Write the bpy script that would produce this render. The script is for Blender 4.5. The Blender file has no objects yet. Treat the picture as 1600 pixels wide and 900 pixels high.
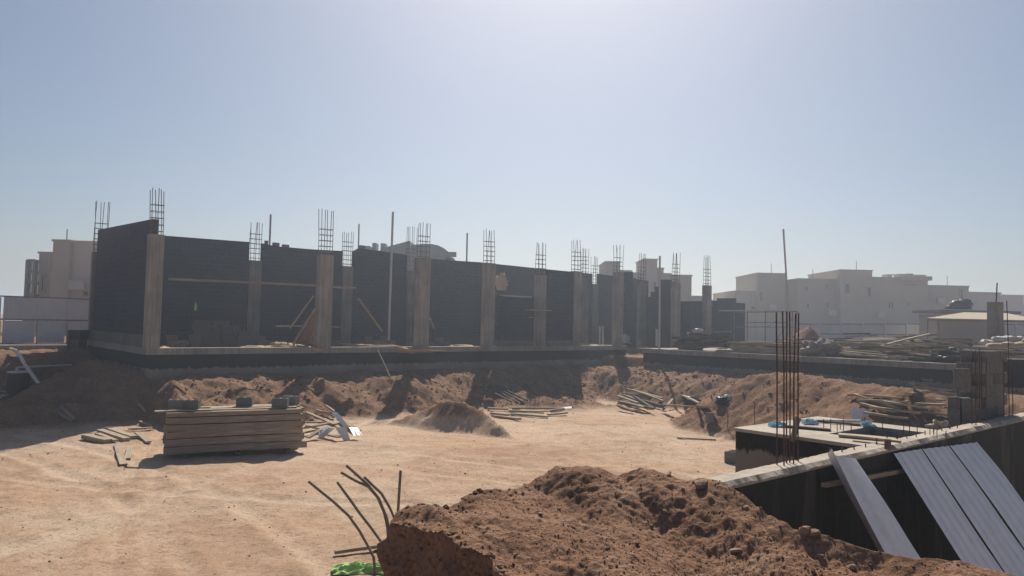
import bpy, math, random
import numpy as np
from mathutils import Vector, Matrix
random.seed(7); rng=np.random.RandomState(7)
S=bpy.context.scene
COL=S.collection
# ------------------------------------------------------------------ camera
FPX=1156.0; EYE=1.18; PITCH=math.atan(55/FPX); ROLL=.022
_f=np.array([0,math.cos(PITCH),math.sin(PITCH)]); _r=np.array([1.,0,0]); _u=np.array([0,-math.sin(PITCH),math.cos(PITCH)])
CR=math.cos(ROLL)*_r+math.sin(ROLL)*_u; CU=-math.sin(ROLL)*_r+math.cos(ROLL)*_u; CF=_f
CP=np.array([0,0,EYE])
cd=bpy.data.cameras.new('camera'); cam=bpy.data.objects.new('camera',cd); COL.objects.link(cam)
cd.sensor_width=36; cd.lens=36*FPX/1600; cd.clip_start=.05; cd.clip_end=6000
cam.matrix_world=Matrix(((CR[0],CU[0],-CF[0],0),(CR[1],CU[1],-CF[1],0),(CR[2],CU[2],-CF[2],EYE),(0,0,0,1)))
S.camera=cam
# ------------------------------------------------------------------ light
SUN_EL=44; SUN_AZ=4
w=bpy.data.worlds.new('World'); S.world=w; w.use_nodes=True
nt=w.node_tree; nt.nodes.clear()
sky=nt.nodes.new('ShaderNodeTexSky'); sky.sky_type='NISHITA'; sky.sun_disc=False
sky.sun_elevation=math.radians(SUN_EL); sky.sun_rotation=math.radians(SUN_AZ)
sky.altitude=600; sky.air_density=1.0; sky.dust_density=2.7; sky.ozone_density=3.0
bg=nt.nodes.new('ShaderNodeBackground'); bg.inputs[1].default_value=.054
out=nt.nodes.new('ShaderNodeOutputWorld')
nt.links.new(sky.outputs[0],bg.inputs[0]); nt.links.new(bg.outputs[0],out.inputs[0])
sd=bpy.data.lights.new('sun','SUN'); sun=bpy.data.objects.new('sun',sd); COL.objects.link(sun)
sd.energy=5.0; sd.angle=math.radians(.5); sd.color=(1,.905,.78)
_az,_el=math.radians(SUN_AZ),math.radians(SUN_EL)
sun.rotation_euler=Vector((math.sin(_az)*math.cos(_el),math.cos(_az)*math.cos(_el),math.sin(_el))).to_track_quat('Z','Y').to_euler()
S.view_settings.view_transform='Standard'; S.view_settings.look='None'; S.view_settings.exposure=0.32; S.view_settings.gamma=1
HAZE_D=.0022; HAZE_C=(.74,.85,1.0); HAZE_G=.55
# ------------------------------------------------------------------ pixel -> place calibration
def ray(x,y): return CF+CR*((x-800)/FPX)-CU*((y-450)/FPX)
def atz(x,y,z): q=ray(x,y); return CP+q*((z-EYE)/q[2])
def atd(x,y,d): q=ray(x,y); return CP+q*(d/q[1])
def onpl(x,y,p,n): q=ray(x,y); return CP+q*(np.dot(p-CP,n)/np.dot(q,n))
A0=atz(240,544,0); _a=math.radians(49)
DU=np.array([math.sin(_a),math.cos(_a),0]); DV=np.array([math.cos(_a),-math.sin(_a),0])
def ST(s,t,z=0.): p=A0+DU*s+DV*t; return np.array([p[0],p[1],z])
def st(p): q=np.asarray(p)-A0; return float(q@DU),float(q@DV)
def facade(x,y,t): p=onpl(x,y,A0+DV*t,DV); return st(p)[0],p[2]     # point on a wall parallel to the facade
UANG=math.pi/2-_a                                                   # angle of DU from +X
# ------------------------------------------------------------------ noise
def _h(i,j,k=0):
    n=(i*374761393+j*668265263+k*1274126177)&0xffffffff
    n=((n^(n>>13))*1274126177)&0xffffffff
    return ((n^(n>>16))&0xffff)/65535.0
def vnoise(x,y,k=0):
    x=np.asarray(x,float); y=np.asarray(y,float)
    xi=np.floor(x).astype(np.int64); yi=np.floor(y).astype(np.int64); fx=x-xi; fy=y-yi
    fx=fx*fx*(3-2*fx); fy=fy*fy*(3-2*fy)
    a=_h(xi,yi,k); b=_h(xi+1,yi,k); c=_h(xi,yi+1,k); d=_h(xi+1,yi+1,k)
    return ((a*(1-fx)+b*fx)*(1-fy)+(c*(1-fx)+d*fx)*fy)*2-1
def fbm(x,y,o=4,k=0,g=.5):
    r=0; a=1; f=1
    for i in range(o):
        c,s=math.cos(i*.9),math.sin(i*.9)
        r=r+a*vnoise((x*c-y*s)*f+i*17.3,(x*s+y*c)*f+i*5.1,k+i); a*=g; f*=2.03
    return r
def ss(e0,e1,x): q=np.clip((x-e0)/(e1-e0),0,1); return q*q*(3-2*q)
# ------------------------------------------------------------------ materials
def mat(name,build,rough=.85,metal=0.,spec=.3):
    m=bpy.data.materials.new(name); m.use_nodes=True; t=m.node_tree; b=t.nodes['Principled BSDF']
    b.inputs['Roughness'].default_value=rough; b.inputs['Metallic'].default_value=metal
    b.inputs['Specular IOR Level'].default_value=spec
    build(N(t,b)); return m
class N:
    def __init__(s,t,b): s.t=t; s.b=b; s.L=t.links.new
    def n(s,ty,**k):
        o=s.t.nodes.new('ShaderNode'+ty)
        for a,v in k.items(): setattr(o,a,v)
        return o
    def coord(s,kind='Object',scale=(1,1,1),rot=(0,0,0)):
        c=s.n('TexCoord'); m=s.n('Mapping'); m.inputs['Scale'].default_value=scale; m.inputs['Rotation'].default_value=rot
        s.L(c.outputs[kind],m.inputs[0]); return m.outputs[0]
    def pos(s,scale=(1,1,1),rot=(0,0,0)):
        c=s.n('NewGeometry'); m=s.n('Mapping'); m.inputs['Scale'].default_value=scale; m.inputs['Rotation'].default_value=rot
        s.L(c.outputs['Position'],m.inputs[0]); return m.outputs[0]
    def noise(s,v,scale,detail=5,rough=.6,dist=0):
        o=s.n('TexNoise'); o.inputs['Scale'].default_value=scale; o.inputs['Detail'].default_value=detail
        o.inputs['Roughness'].default_value=rough; o.inputs['Distortion'].default_value=dist
        s.L(v,o.inputs['Vector']); return o.outputs[0]
    def ramp(s,v,stops):
        o=s.n('ValToRGB'); e=o.color_ramp.elements
        while len(e)>1: e.remove(e[0])
        e[0].position=stops[0][0]; e[0].color=(*c3(stops[0][1]),1)
        for p,c in stops[1:]: q=e.new(p); q.color=(*c3(c),1)
        s.L(v,o.inputs[0]); return o.outputs[0]
    def mix(s,f,a,b,mode='MIX'):
        o=s.n('Mix',data_type='RGBA',blend_type=mode)
        for i,v in ((0,f),(6,a),(7,b)):
            if isinstance(v,(int,float)): o.inputs[i].default_value=v
            elif isinstance(v,tuple): o.inputs[i].default_value=(*v,1)
            else: s.L(v,o.inputs[i])
        return o.outputs[2]
    def math(s,op,a,b=0.,c=None):
        o=s.n('Math',operation=op)
        for i,v in enumerate((a,b) if c is None else (a,b,c)):
            if isinstance(v,(int,float)): o.inputs[i].default_value=v
            else: s.L(v,o.inputs[i])
        return o.outputs[0]
    def col(s,v): s.L(v,s.b.inputs['Base Color'])
    def bump(s,h,st=.5,d=.02,prev=None):
        o=s.n('Bump'); o.inputs['Strength'].default_value=st; o.inputs['Distance'].default_value=d
        s.L(h,o.inputs['Height'])
        if prev is not None: s.L(prev,o.inputs['Normal'])
        s.L(o.outputs[0],s.b.inputs['Normal']); return o.outputs[0]
    def sep(s,v):
        o=s.n('SeparateXYZ'); s.L(v,o.inputs[0]); return o.outputs
    def rand(s): return s.n('ObjectInfo').outputs['Random']
def c3(c): return (c,c,c) if isinstance(c,(int,float)) else c
TRACKS=[(-30,-6,30.5,.24),(-30,-6,32.2,.24),(18,60,44.5,.26),(18,60,46.3,.26),(-2,40,25.0,.22),(-46,22,39.7,.30),(65.8,47.7,80.0,.17),(65.8,47.7,80.42,.06)]
def m_ground(k):
    p=k.pos()
    z=k.sep(p)[2]
    big=k.noise(p,.25,4,.6,.4); med=k.noise(p,1.5,6,.65); fine=k.noise(p,11,7,.72); mic=k.noise(p,38,4,.7)
    tr=k.noise(k.pos((.5,1.5,.5),(0,0,math.radians(14))),1.7,8,.74,1.2)
    sand=k.ramp(big,[(.32,(.45,.29,.185)),(.46,(.505,.35,.24)),(.62,(.57,.445,.335))])
    sand=k.mix(k.ramp(tr,[(.42,0),(.66,.75)]),sand,(.56,.43,.31))
    sand=k.mix(k.ramp(med,[(.3,.45),(.48,0)]),sand,(.35,.205,.125))
    # wheel tracks: pressed, paler bands with a crumbled rim
    x_,y_,_z=k.sep(p); tm=None
    for (cx,cy,R,w_) in TRACKS:
        d=k.math('SQRT',k.math('ADD',k.math('POWER',k.math('SUBTRACT',x_,cx),2.),k.math('POWER',k.math('SUBTRACT',y_,cy),2.)))
        e=k.math('ABSOLUTE',k.math('SUBTRACT',d,R)); e=k.math('ADD',e,k.math('MULTIPLY',k.math('SUBTRACT',med,.5),.22))
        m=k.math('SUBTRACT',1.,k.math('SMOOTH_MIN',k.math('DIVIDE',e,w_),1.,.3)); tm=m if tm is None else k.math('MAXIMUM',tm,m)
    tm=k.math('MULTIPLY',tm,k.ramp(big,[(.3,.1),(.6,1)]))
    sand=k.mix(k.math('MULTIPLY',tm,.7),sand,(.60,.475,.35))
    sand=k.mix(k.ramp(fine,[(.36,.6),(.48,0)]),sand,(.235,.142,.09))
    sand=k.mix(k.ramp(mic,[(.32,.6),(.44,0)]),sand,(.24,.155,.10))
    soil=k.ramp(med,[(.25,(.155,.085,.055)),(.5,(.235,.135,.084)),(.68,(.32,.20,.128)),(.82,(.45,.32,.215))])
    soil=k.mix(k.ramp(fine,[(.4,.6),(.55,0)]),soil,(.12,.065,.043))
    soil=k.mix(k.ramp(mic,[(.60,0),(.72,.6)]),soil,(.36,.26,.18))
    hd=k.math('SQRT',k.math('ADD',k.math('POWER',k.math('ADD',x_,2.0),2.),k.math('POWER',k.math('SUBTRACT',y_,25.2),2.)))     # the heap of clean sand in the yard
    hgt=k.math('ADD',z,k.math('MULTIPLY',med,.40)); hgt=k.math('SUBTRACT',hgt,k.ramp(k.math('MULTIPLY',hd,.2),[(.50,.42),(.72,0)]))
    f=k.ramp(k.math('ADD',hgt,2.6),[(.28,0),(.46,1)])
    k.col(k.mix(f,sand,soil))
    b=k.bump(tr,.5,.04); b=k.bump(med,.6,.09,b); b=k.bump(tm,-.5,.03,b); b=k.bump(fine,1.,.045,b); k.bump(mic,.9,.018,b)
M={}
M['ground']=mat('ground_soil',m_ground,.95,0,.1)
def m_mound(k):
    p=k.pos(); med=k.noise(p,2.2,6,.65); fine=k.noise(p,26,6,.7); big=k.noise(p,.7,3,.5)
    vor=k.n('TexVoronoi'); vor.inputs['Scale'].default_value=17; k.L(p,vor.inputs['Vector'])
    c=k.ramp(med,[(.25,(.185,.098,.064)),(.48,(.265,.152,.099)),(.62,(.335,.207,.14)),(.8,(.44,.31,.22))])
    c=k.mix(k.ramp(big,[(.4,0),(.65,.6)]),c,(.30,.175,.108))
    c=k.mix(k.ramp(fine,[(.36,.7),(.52,0)]),c,(.12,.06,.038))
    c=k.mix(k.ramp(fine,[(.62,0),(.72,.6)]),c,(.34,.235,.16))
    k.col(c); b=k.bump(med,.4,.05); b=k.bump(vor.outputs[0],.5,.02,b); k.bump(fine,1.,.03,b)
M['mound']=mat('excavated_soil',m_mound,.95,0,.1)
def m_sandpile(k):
    p=k.pos(); f=k.noise(p,6,6,.7); k.col(k.ramp(f,[(.3,(.17,.09,.066)),(.7,(.25,.14,.10))])); k.bump(f,.6,.06)
M['red_sand']=mat('red_sand',m_sandpile,.95,0,.1)
def m_conc(k,lo=.23,hi=.40,tint=(1,.92,.81),streak=1.):
    p=k.pos(); a=k.noise(p,1.1,5,.6); s=k.noise(k.pos((9,9,.5)),1.2,5,.65); f=k.noise(p,18,4,.6)
    c=k.ramp(a,[(.3,tuple(lo*x for x in tint)),(.7,tuple(hi*x for x in tint))])
    c=k.mix(k.ramp(s,[(.38,.55*streak),(.58,0)]),c,tuple(lo*.55*x for x in tint))
    c=k.mix(k.ramp(f,[(.62,0),(.75,.35)]),c,(.5,.46,.41)); k.col(c)
    b=k.bump(s,.35,.03); k.bump(f,.4,.01,b)
M['concrete']=mat('board_marked_concrete',lambda k:m_conc(k),.9)
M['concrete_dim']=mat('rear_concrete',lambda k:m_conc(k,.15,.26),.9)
M['concrete_pale']=mat('pale_dusty_concrete',lambda k:m_conc(k,.34,.50,(1,.88,.74),.7),.92)
M['concrete_dark']=mat('darker_concrete',lambda k:m_conc(k,.11,.2),.9)  # same concrete mix in a darker tone, for base beams and crate base
def m_block(k):
    c=k.n('TexCoord'); uv=c.outputs['UV']
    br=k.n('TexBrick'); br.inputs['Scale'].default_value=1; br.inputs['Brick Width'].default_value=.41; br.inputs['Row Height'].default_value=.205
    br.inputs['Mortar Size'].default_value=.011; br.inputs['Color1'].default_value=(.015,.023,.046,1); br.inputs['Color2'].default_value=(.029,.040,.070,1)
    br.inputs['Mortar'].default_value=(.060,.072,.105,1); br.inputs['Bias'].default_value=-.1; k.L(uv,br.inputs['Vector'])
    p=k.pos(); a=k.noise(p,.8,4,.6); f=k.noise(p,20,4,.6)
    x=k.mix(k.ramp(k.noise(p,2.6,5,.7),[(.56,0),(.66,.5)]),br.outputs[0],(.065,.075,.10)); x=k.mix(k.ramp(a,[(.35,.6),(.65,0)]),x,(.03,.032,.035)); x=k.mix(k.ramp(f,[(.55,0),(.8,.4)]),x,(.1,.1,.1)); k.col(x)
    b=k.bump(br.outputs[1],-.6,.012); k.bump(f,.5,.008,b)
M['block_wall']=mat('grey_block_masonry',m_block,.95,0,.15)
def m_blk(k):
    p=k.pos(); f=k.noise(p,24,4,.7); r=k.rand()
    c=k.mix(r,(.145,.143,.14),(.22,.216,.208)); c=k.mix(k.ramp(f,[(.4,.5),(.6,0)]),c,(.08,.075,.068)); k.col(c); k.bump(f,.6,.01)
M['block']=mat('concrete_block',m_blk,.95,0,.15)
def m_plinth(zt):
    def b(k):
        p=k.pos(); z=k.sep(p)[2]; a=k.noise(p,.9,4,.6); d=k.noise(k.pos((5,5,.35)),1.5,5,.7); f=k.noise(p,16,4,.6)
        conc=k.ramp(a,[(.3,(.17,.155,.135)),(.7,(.26,.235,.205))]); blk=k.ramp(f,[(.4,(.008,.008,.009)),(.7,(.02,.019,.018))])
        edge=k.math('ADD',z,k.math('MULTIPLY',d,.35))               # ragged lower edge of the bitumen coat with runs
        low=k.ramp(k.math('ADD',edge,-zt+1.0),[(.30,0),(.34,1)])
        k.col(k.mix(low,conc,blk)); k.bump(f,.4,.01)
    return b
M['plinth']=mat('bitumen_coated_plinth',m_plinth(.10),.8,0,.25)
M['box_wall']=mat('half_tarred_concrete',m_plinth(.225),.8,0,.25)
def m_bit(k):
    p=k.pos(); f=k.noise(p,9,5,.65); d=k.noise(k.pos((3,3,.25)),.9,5,.7); x=k.sep(p)[0]; z=k.sep(p)[2]
    c=k.ramp(f,[(.35,(.006,.006,.007)),(.7,(.016,.015,.014))])
    wear=k.math('MULTIPLY',k.ramp(k.math('ADD',k.math('MULTIPLY',z,-1.0),k.math('MULTIPLY',d,1.6)),[(.0,0),(.96,0),(.99,1)]),k.ramp(k.noise(k.pos((1,1,.22)),1.5,4),[(.56,0),(.62,.8)]))
    br_=k.noise(k.pos((5,5,.5),(0,.25,.1)),1.3,5,.7); c=k.mix(k.ramp(br_,[(.52,0),(.66,.6)]),c,(.034,.032,.031)); c=k.mix(k.ramp(k.noise(p,22,3,.6),[(.66,0),(.72,.5)]),c,(.10,.08,.06)); k.col(k.mix(wear,c,(.062,.055,.047))); k.bump(f,.6,.015)
M['bitumen']=mat('bitumen_coating',m_bit,.75,0,.3)
def m_wood(a,b,d):
    def f(k):
        g=k.noise(k.coord('Object',(1,1,1)),1.0,2); s=k.noise(k.coord('Object',(.9,14,14)),2.0,5,.65); r=k.rand()
        c=k.mix(r,a,b); c=k.mix(k.ramp(s,[(.4,.7),(.62,0)]),c,d); c=k.mix(k.ramp(g,[(.4,.35),(.6,0)]),c,d); k.col(c); k.bump(s,.4,.006)
    return f
M['timber']=mat('weathered_timber',m_wood((.34,.275,.205),(.47,.385,.29),(.17,.13,.098)),.9,0,.15)
M['timber_pale']=mat('pale_dusty_plank',m_wood((.42,.35,.26),(.55,.47,.36),(.24,.19,.14)),.9,0,.15)
M['timber_dark']=mat('dark_weathered_plank',m_wood((.11,.092,.075),(.2,.165,.13),(.05,.042,.036)),.9,0,.15)
M['plywood']=mat('reddish_plywood',m_wood((.22,.13,.085),(.26,.16,.105),(.13,.08,.055)),.85,0,.2)
def m_flat(c,v=.15,sc=12,bump=.2):
    def f(k):
        n=k.noise(k.pos(),sc,4,.6); k.col(k.ramp(n,[(.3,tuple(x*(1-v) for x in c)),(.7,tuple(min(1,x*(1+v)) for x in c))])); k.bump(n,bump,.01)
    return f
M['rust']=mat('rusty_rebar',m_flat((.115,.06,.042),.4,40),.85,.15)
M['rebar']=mat('grey_brown_rebar',m_flat((.10,.08,.07),.3,40),.8,.2)
M['pvc']=mat('dusty_white_pvc',m_flat((.55,.53,.49),.1),.5)
M['conduit']=mat('dusty_brown_conduit',m_flat((.20,.165,.135),.2,30),.8)
M['steel']=mat('dull_steel',m_flat((.22,.215,.21),.2),.5,.6)
def m_galv(k):
    a=k.noise(k.pos((1,1,1)),3.,4,.6); d=k.noise(k.pos((14,14,1.2)),1.,4,.6); f=k.noise(k.pos(),30,3,.6)
    c=k.ramp(a,[(.3,(.76,.76,.755)),(.7,(.86,.855,.845))]); c=k.mix(k.ramp(d,[(.33,.25),(.48,0)]),c,(.55,.53,.50)); c=k.mix(k.ramp(f,[(.66,0),(.74,.55)]),c,(.5,.42,.33)); k.col(c); k.bump(a,.15,.02)
M['galv']=mat('galvanised_sheet',m_galv,.55,.1,.4)
M['hoarding']=mat('pale_grey_hoarding',m_flat((.52,.54,.57),.08,1.2),.6)
M['hoarding_frame']=mat('hoarding_frame',m_flat((.16,.165,.17),.1),.6,.3)
M['stucco']=mat('cream_stucco',m_flat((.47,.405,.325),.05,.5,.05),.92)
M['stucco_white']=mat('whitish_stucco',m_flat((.56,.51,.455),.05,.5,.05),.92)
M['stucco_tan']=mat('tan_stucco',m_flat((.41,.35,.275),.06,.5,.05),.92)
M['window']=mat('dark_glazing',m_flat((.015,.017,.02),.1),.2,0,.5)
M['canopy']=mat('sand_canvas',m_flat((.47,.40,.31),.06),.9)
M['black_tarp']=mat('black_plastic',m_flat((.025,.025,.028),.3,5),.5)
M['white_plastic']=mat('white_plastic',m_flat((.52,.51,.49),.12,8),.7)
M['blue_plastic']=mat('light_blue_plastic',m_flat((.36,.55,.66),.25,9),.5)
M['green_plastic']=mat('bright_green_plastic',m_flat((.31,.50,.18),.25,9),.8)
M['hivis']=mat('yellow_green_cloth',m_flat((.45,.75,.25),.1,9),.8)
M['sack']=mat('beige_sackcloth',m_flat((.45,.38,.30),.2,20),.95)
M['stone']=mat('dusty_stone',lambda k:(lambda p,r:k.col(k.mix(k.ramp(k.noise(p,9,5,.7),[(.4,.6),(.6,0)]),k.mix(r,(.22,.13,.085),(.42,.32,.235)),(.15,.085,.055))))(k.pos(),k.rand()),.95,0,.1)
M['clod']=mat('soil_clod',lambda k:(lambda f:(k.col(k.ramp(f,[(.3,(.12,.066,.043)),(.6,(.22,.135,.088)),(.8,(.42,.32,.235))])),k.bump(f,.7,.02)))(k.noise(k.pos(),7,6,.7)),.95,0,.1)
M['heap_sand']=mat('heap_sand',m_flat((.46,.32,.215),.15,8,.5),.95)
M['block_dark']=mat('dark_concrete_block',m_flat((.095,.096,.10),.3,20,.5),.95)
M['grey_render']=mat('grey_render',m_flat((.17,.165,.16),.08,.6,.1),.92)
M['dark_debris']=mat('dark_debris',m_flat((.10,.075,.058),.5,4,.9),.95)
M['rubble']=mat('broken_concrete',m_flat((.25,.22,.19),.35,6,.5),.95)
# ------------------------------------------------------------------ mesh builder
class MB:
    def __init__(s): s.v=[]; s.f=[]; s.uv=None
    def add(s,v,f):
        o=len(s.v); s.v+= [tuple(map(float,q)) for q in v]; s.f+=[tuple(i+o for i in g) for g in f]; return s
    def hexa(s,b,t):                                   # 4 bottom + 4 top points
        return s.add(list(b)+list(t),[(3,2,1,0),(4,5,6,7),(0,1,5,4),(1,2,6,5),(2,3,7,6),(3,0,4,7)])
    def box(s,c,size,ex=(1,0,0),ey=(0,1,0),ez=(0,0,1)):
        c=np.asarray(c,float); ex,ey,ez=[np.asarray(e,float)*.5*k for e,k in zip((ex,ey,ez),size)]
        q=[(-1,-1),(1,-1),(1,1),(-1,1)]
        return s.hexa([c+ex*a+ey*b-ez for a,b in q],[c+ex*a+ey*b+ez for a,b in q])
    def stbox(s,s0,s1,t0,t1,z0,z1):                    # box in facade coordinates
        q=[(s0,t1),(s1,t1),(s1,t0),(s0,t0)]
        return s.hexa([ST(a,b,z0) for a,b in q],[ST(a,b,z1) for a,b in q])
    def bar(s,p0,p1,w_,h_):                            # board from p0 to p1, h_ along its up side
        p0=np.asarray(p0,float); p1=np.asarray(p1,float); d=p1-p0; L=np.linalg.norm(d); d=d/L
        up=np.array([0,0,1.]) if abs(d[2])<.9 else np.array([0,1.,0]); sx=np.cross(d,up); sx/=np.linalg.norm(sx); uz=np.cross(sx,d)
        return s.box((p0+p1)/2,(L,w_,h_),d,sx,uz)
    def tube(s,pts,r,n=6,r1=None):
        pts=[np.asarray(p,float) for p in pts]; o=[]; fs=[]
        ref=None
        for i,p in enumerate(pts):
            d=pts[min(i+1,len(pts)-1)]-pts[max(i-1,0)]; d=d/np.linalg.norm(d)
            a=np.cross(d,[0,0,1.]) if abs(d[2])<.95 else np.cross(d,[0,1.,0])
            if ref is not None and a@ref<0: a=-a
            a/=np.linalg.norm(a); ref=a; b=np.cross(d,a); rr=r if r1 is None else r+(r1-r)*i/(len(pts)-1)
            o+=[p+rr*(a*math.cos(2*math.pi*k/n)+b*math.sin(2*math.pi*k/n)) for k in range(n)]
        for i in range(len(pts)-1):
            for k in range(n): fs.append((i*n+k,i*n+(k+1)%n,(i+1)*n+(k+1)%n,(i+1)*n+k))
        fs.append(tuple(range(n))[::-1]); fs.append(tuple((len(pts)-1)*n+k for k in range(n)))
        return s.add(o,fs)
    def prism(s,poly,dirv):                            # closed outline extruded along a vector
        n=len(poly); p=[np.asarray(q,float) for q in poly]; q=[a+np.asarray(dirv,float) for a in p]
        return s.add(p+q,[tuple(range(n))[::-1],tuple(range(n,2*n))]+[(i,(i+1)%n,n+(i+1)%n,n+i) for i in range(n)])
    def build(s,name,m,parent=None,smooth=False,origin=None,local=False,frame=None):
        v=np.array(s.v,float)
        off=np.zeros(3)
        if parent is not None:
            q=parent
            while q is not None: off=off+np.array(q.location); q=q.parent
        elif not local:
            off=np.array(origin) if origin is not None else np.array([(v[:,0].min()+v[:,0].max())/2,(v[:,1].min()+v[:,1].max())/2,v[:,2].min()])
        me=bpy.data.meshes.new(name); vv=v-off
        if frame is not None: vv=vv@np.array(frame).T
        me.from_pydata(vv.tolist(),[],s.f); me.materials.append(m if not isinstance(m,str) else M[m])
        if smooth: me.polygons.foreach_set('use_smooth',[True]*len(me.polygons))
        o=bpy.data.objects.new(name,me); COL.objects.link(o)
        if frame is not None: o.matrix_world=Matrix.Translation(off)@Matrix(np.array(frame).T.tolist()).to_4x4()
        elif parent is None and not local: o.location=off
        if parent is not None: o.parent=parent
        if s.uv is not None:
            l=me.uv_layers.new(name='UVMap'); idx=[i for f in s.f for i in f]
            l.data.foreach_set('uv',np.array([s.uv[i] for i in idx],float).ravel())
        return o
def tag(o,label=None,cat=None,group=None,kind=None):
    if label: o['label']=label
    if cat: o['category']=cat
    if group: o['group']=group
    if kind: o['kind']=kind
    return o
def thing(name,label,cat,loc,group=None):
    o=bpy.data.objects.new(name,None); COL.objects.link(o); o.location=[float(q) for q in loc]; o.empty_display_size=.2
    return tag(o,label,cat,group)
def wallpanel(s0,s1,t0,t1,z0,top,name,parent,m='block_wall'):
    """block panel; top = list of (s,z) along the wall (stepped or sloped) or one z; UVs in metres for the courses"""
    b=MB(); long_s=abs(s1-s0)>abs(t1-t0)
    if not isinstance(top,list): top=[(s0 if long_s else t0,top),(s1 if long_s else t1,top)]
    P=lambda a,b_,z:(ST(a,b_,z) if long_s else ST(b_,a,z))
    w0,w1=(t0,t1) if long_s else (s0,s1); uv=[]
    for (a,za),(c,zc) in zip(top[:-1],top[1:]):
        if abs(c-a)<1e-6: continue
        b.hexa([P(a,w1,z0),P(c,w1,z0),P(c,w0,z0),P(a,w0,z0)],[P(a,w1,za),P(c,w1,zc),P(c,w0,zc),P(a,w0,za)])
        uv+=[(a,z0),(c,z0),(c,z0),(a,z0),(a,za),(c,zc),(c,zc),(a,za)]
    b.uv=uv
    return b.build(name,m,parent)
# ------------------------------------------------------------------ terrain
def ridge(x,y,pts,kf=.8,rnd=0):
    """height field of a ridge: crest polyline pts (x,y,z), falling away with slope kf"""
    best=np.full(np.shape(x),-99.)
    for (a,b) in zip(pts[:-1],pts[1:]):
        dx,dy=b[0]-a[0],b[1]-a[1]; L=dx*dx+dy*dy
        q=np.clip(((x-a[0])*dx+(y-a[1])*dy)/L,0,1)
        d=np.hypot(x-a[0]-q*dx,y-a[1]-q*dy); best=np.maximum(best,a[2]+q*(b[2]-a[2])-kf*(np.sqrt(d*d+rnd*rnd)-rnd))
    return best
LEFT=[atd(215,574,27.0),atd(180,567,27.2),atd(140,563,27.2),atd(100,580,26.4),atd(66,598,25.6),atd(30,622,24.4),atd(0,642,23.4),np.array([-18.3,22.2,-2.1]),np.array([-21,21,-2.4])]
HEAP=[np.array(atd(585,668,26.4)),np.array(atd(640,646,26.4)),np.array(atd(690,627,26.0)),np.array(atd(722,628,25.7)),np.array(atd(752,640,25.2)),np.array(atd(768,655,24.6)),np.array(atd(800,682,23.7))]
RIGHT=[atd(1180,592,27.5),atd(1225,582,27.0),atd(1290,588,25.5),atd(1350,597,24.0),atd(1420,606,22.0)]
def TH(x,y):
    x=np.asarray(x,float); y=np.asarray(y,float)
    qx,qy=x-A0[0],y-A0[1]; s=qx*DU[0]+qy*DU[1]; t=qx*DV[0]+qy*DV[1]
    n1=fbm(x*.28,y*.28,4,3); n2=fbm(x*1.1,y*1.1,4,9); n3=fbm(x*3.3,y*3.3,3,21)
    dl=t; dr=23.4-s
    dp=np.minimum(dl,dr+np.where(t<3.3,0,0))
    W=5.3+1.2*n1+.6*np.sin(s*.9)
    far_=-.30+.05*n1
    rg=1-2*np.abs(fbm(x*2.1,y*2.1,4,51,.55)); n4=fbm(x*6.5,y*6.5,3,57,.6)
    zt=-1.05+.12*n1+.08*n2                                  # top of the bank under the plinths
    lf=ss(.3,-.8,s); zt=zt*(1-lf)-1.75*lf; W=W*(1-lf)+1.4*lf
    q=np.clip((dp-.25)/W,0,1)
    prof=q**.9
    bank=zt+( -2.5-zt)*(prof*prof*(3-2*prof)*.45+prof*.55)
    yard=-2.5+.03*fbm(x*.5,y*.5,3,40)+.012*fbm(x*2.6,y*2.6,3,44)+.006*n4
    for (cx,cy,R,w_) in TRACKS:
        e=np.abs(np.hypot(x-cx,y-cy)-R); m_=ss(-.75,.25,n1)
        yard=yard+m_*(-.03*np.exp(-(e/.17)**2)+.018*np.exp(-((e-.33)/.11)**2))
    z=np.where(dp<=.25,zt,bank)
    lump=np.where((q>0)&(q<1),1.,0.)*(1-.8*lf)*np.sin(np.pi*np.clip(q,0,1))**.7
    al=np.where(dl<dr,s,t+40.); gl=fbm(al*1.15,dp*.35,4,77,.6); gl2=fbm(al*4.2,dp*1.3,3,79,.6)
    z=z+lump*(.08*n2+.12*gl+.05*gl2+.045*n4+.09*n1)
    # left of the building the ground falls gently towards the yard
    left=ss(.3,-.8,s)
    zl=-.42-1.45*ss(-6.6,-3.6,t)+.08*n2+.05*n4
    z=np.where(dp<=.25,z*(1-left)+zl*left,z)
    # level ground behind
    z=np.where((t<-12)|((s>25.5)&(dp<=.25)),far_,z)
    z=np.where((t<-.15)&(t>=-12)&(s>-.05)&(s<26),-.26+.05*n2+.03*n4,z)
    z=np.where((s>24.0)&(t>-2),-.55+.25*ss(33,37,s),z)
    z=np.where((dp>.25)&(q>=1),yard,np.where(dp>.25,np.maximum(z,yard-.02),z))
    z=np.maximum(z,ridge(x,y,LEFT,.80,.35)+.07*n2+.06*n1+.035*n4)
    hp_=ridge(x,y,HEAP,.95,.03); z=np.maximum(z,hp_+(.09*n2+.05*n4)*ss(-2.5,-2.1,hp_))
    z=np.maximum(z,ridge(x,y,RIGHT,.70,.5)+.08*n2+.10*n1+.055*n4)
    return z
def th(x,y): return float(TH(np.array([x]),np.array([y]))[0])
def hit(px,py,d0=6.,d1=70.):
    """where the line of sight through a pixel meets the terrain"""
    ds=np.linspace(d0,d1,700); q=ray(px,py); P=CP[None]+q[None]*(ds/q[1])[:,None]
    g=P[:,2]-TH(P[:,0],P[:,1]); i=np.argmax(g<0)
    if g[i]>=0: i=len(ds)-1
    f=g[i-1]/(g[i-1]-g[i]) if i>0 and g[i-1]>0 else 1
    return P[i-1]*(1-f)+P[i]*f if i>0 else P[0]
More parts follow.
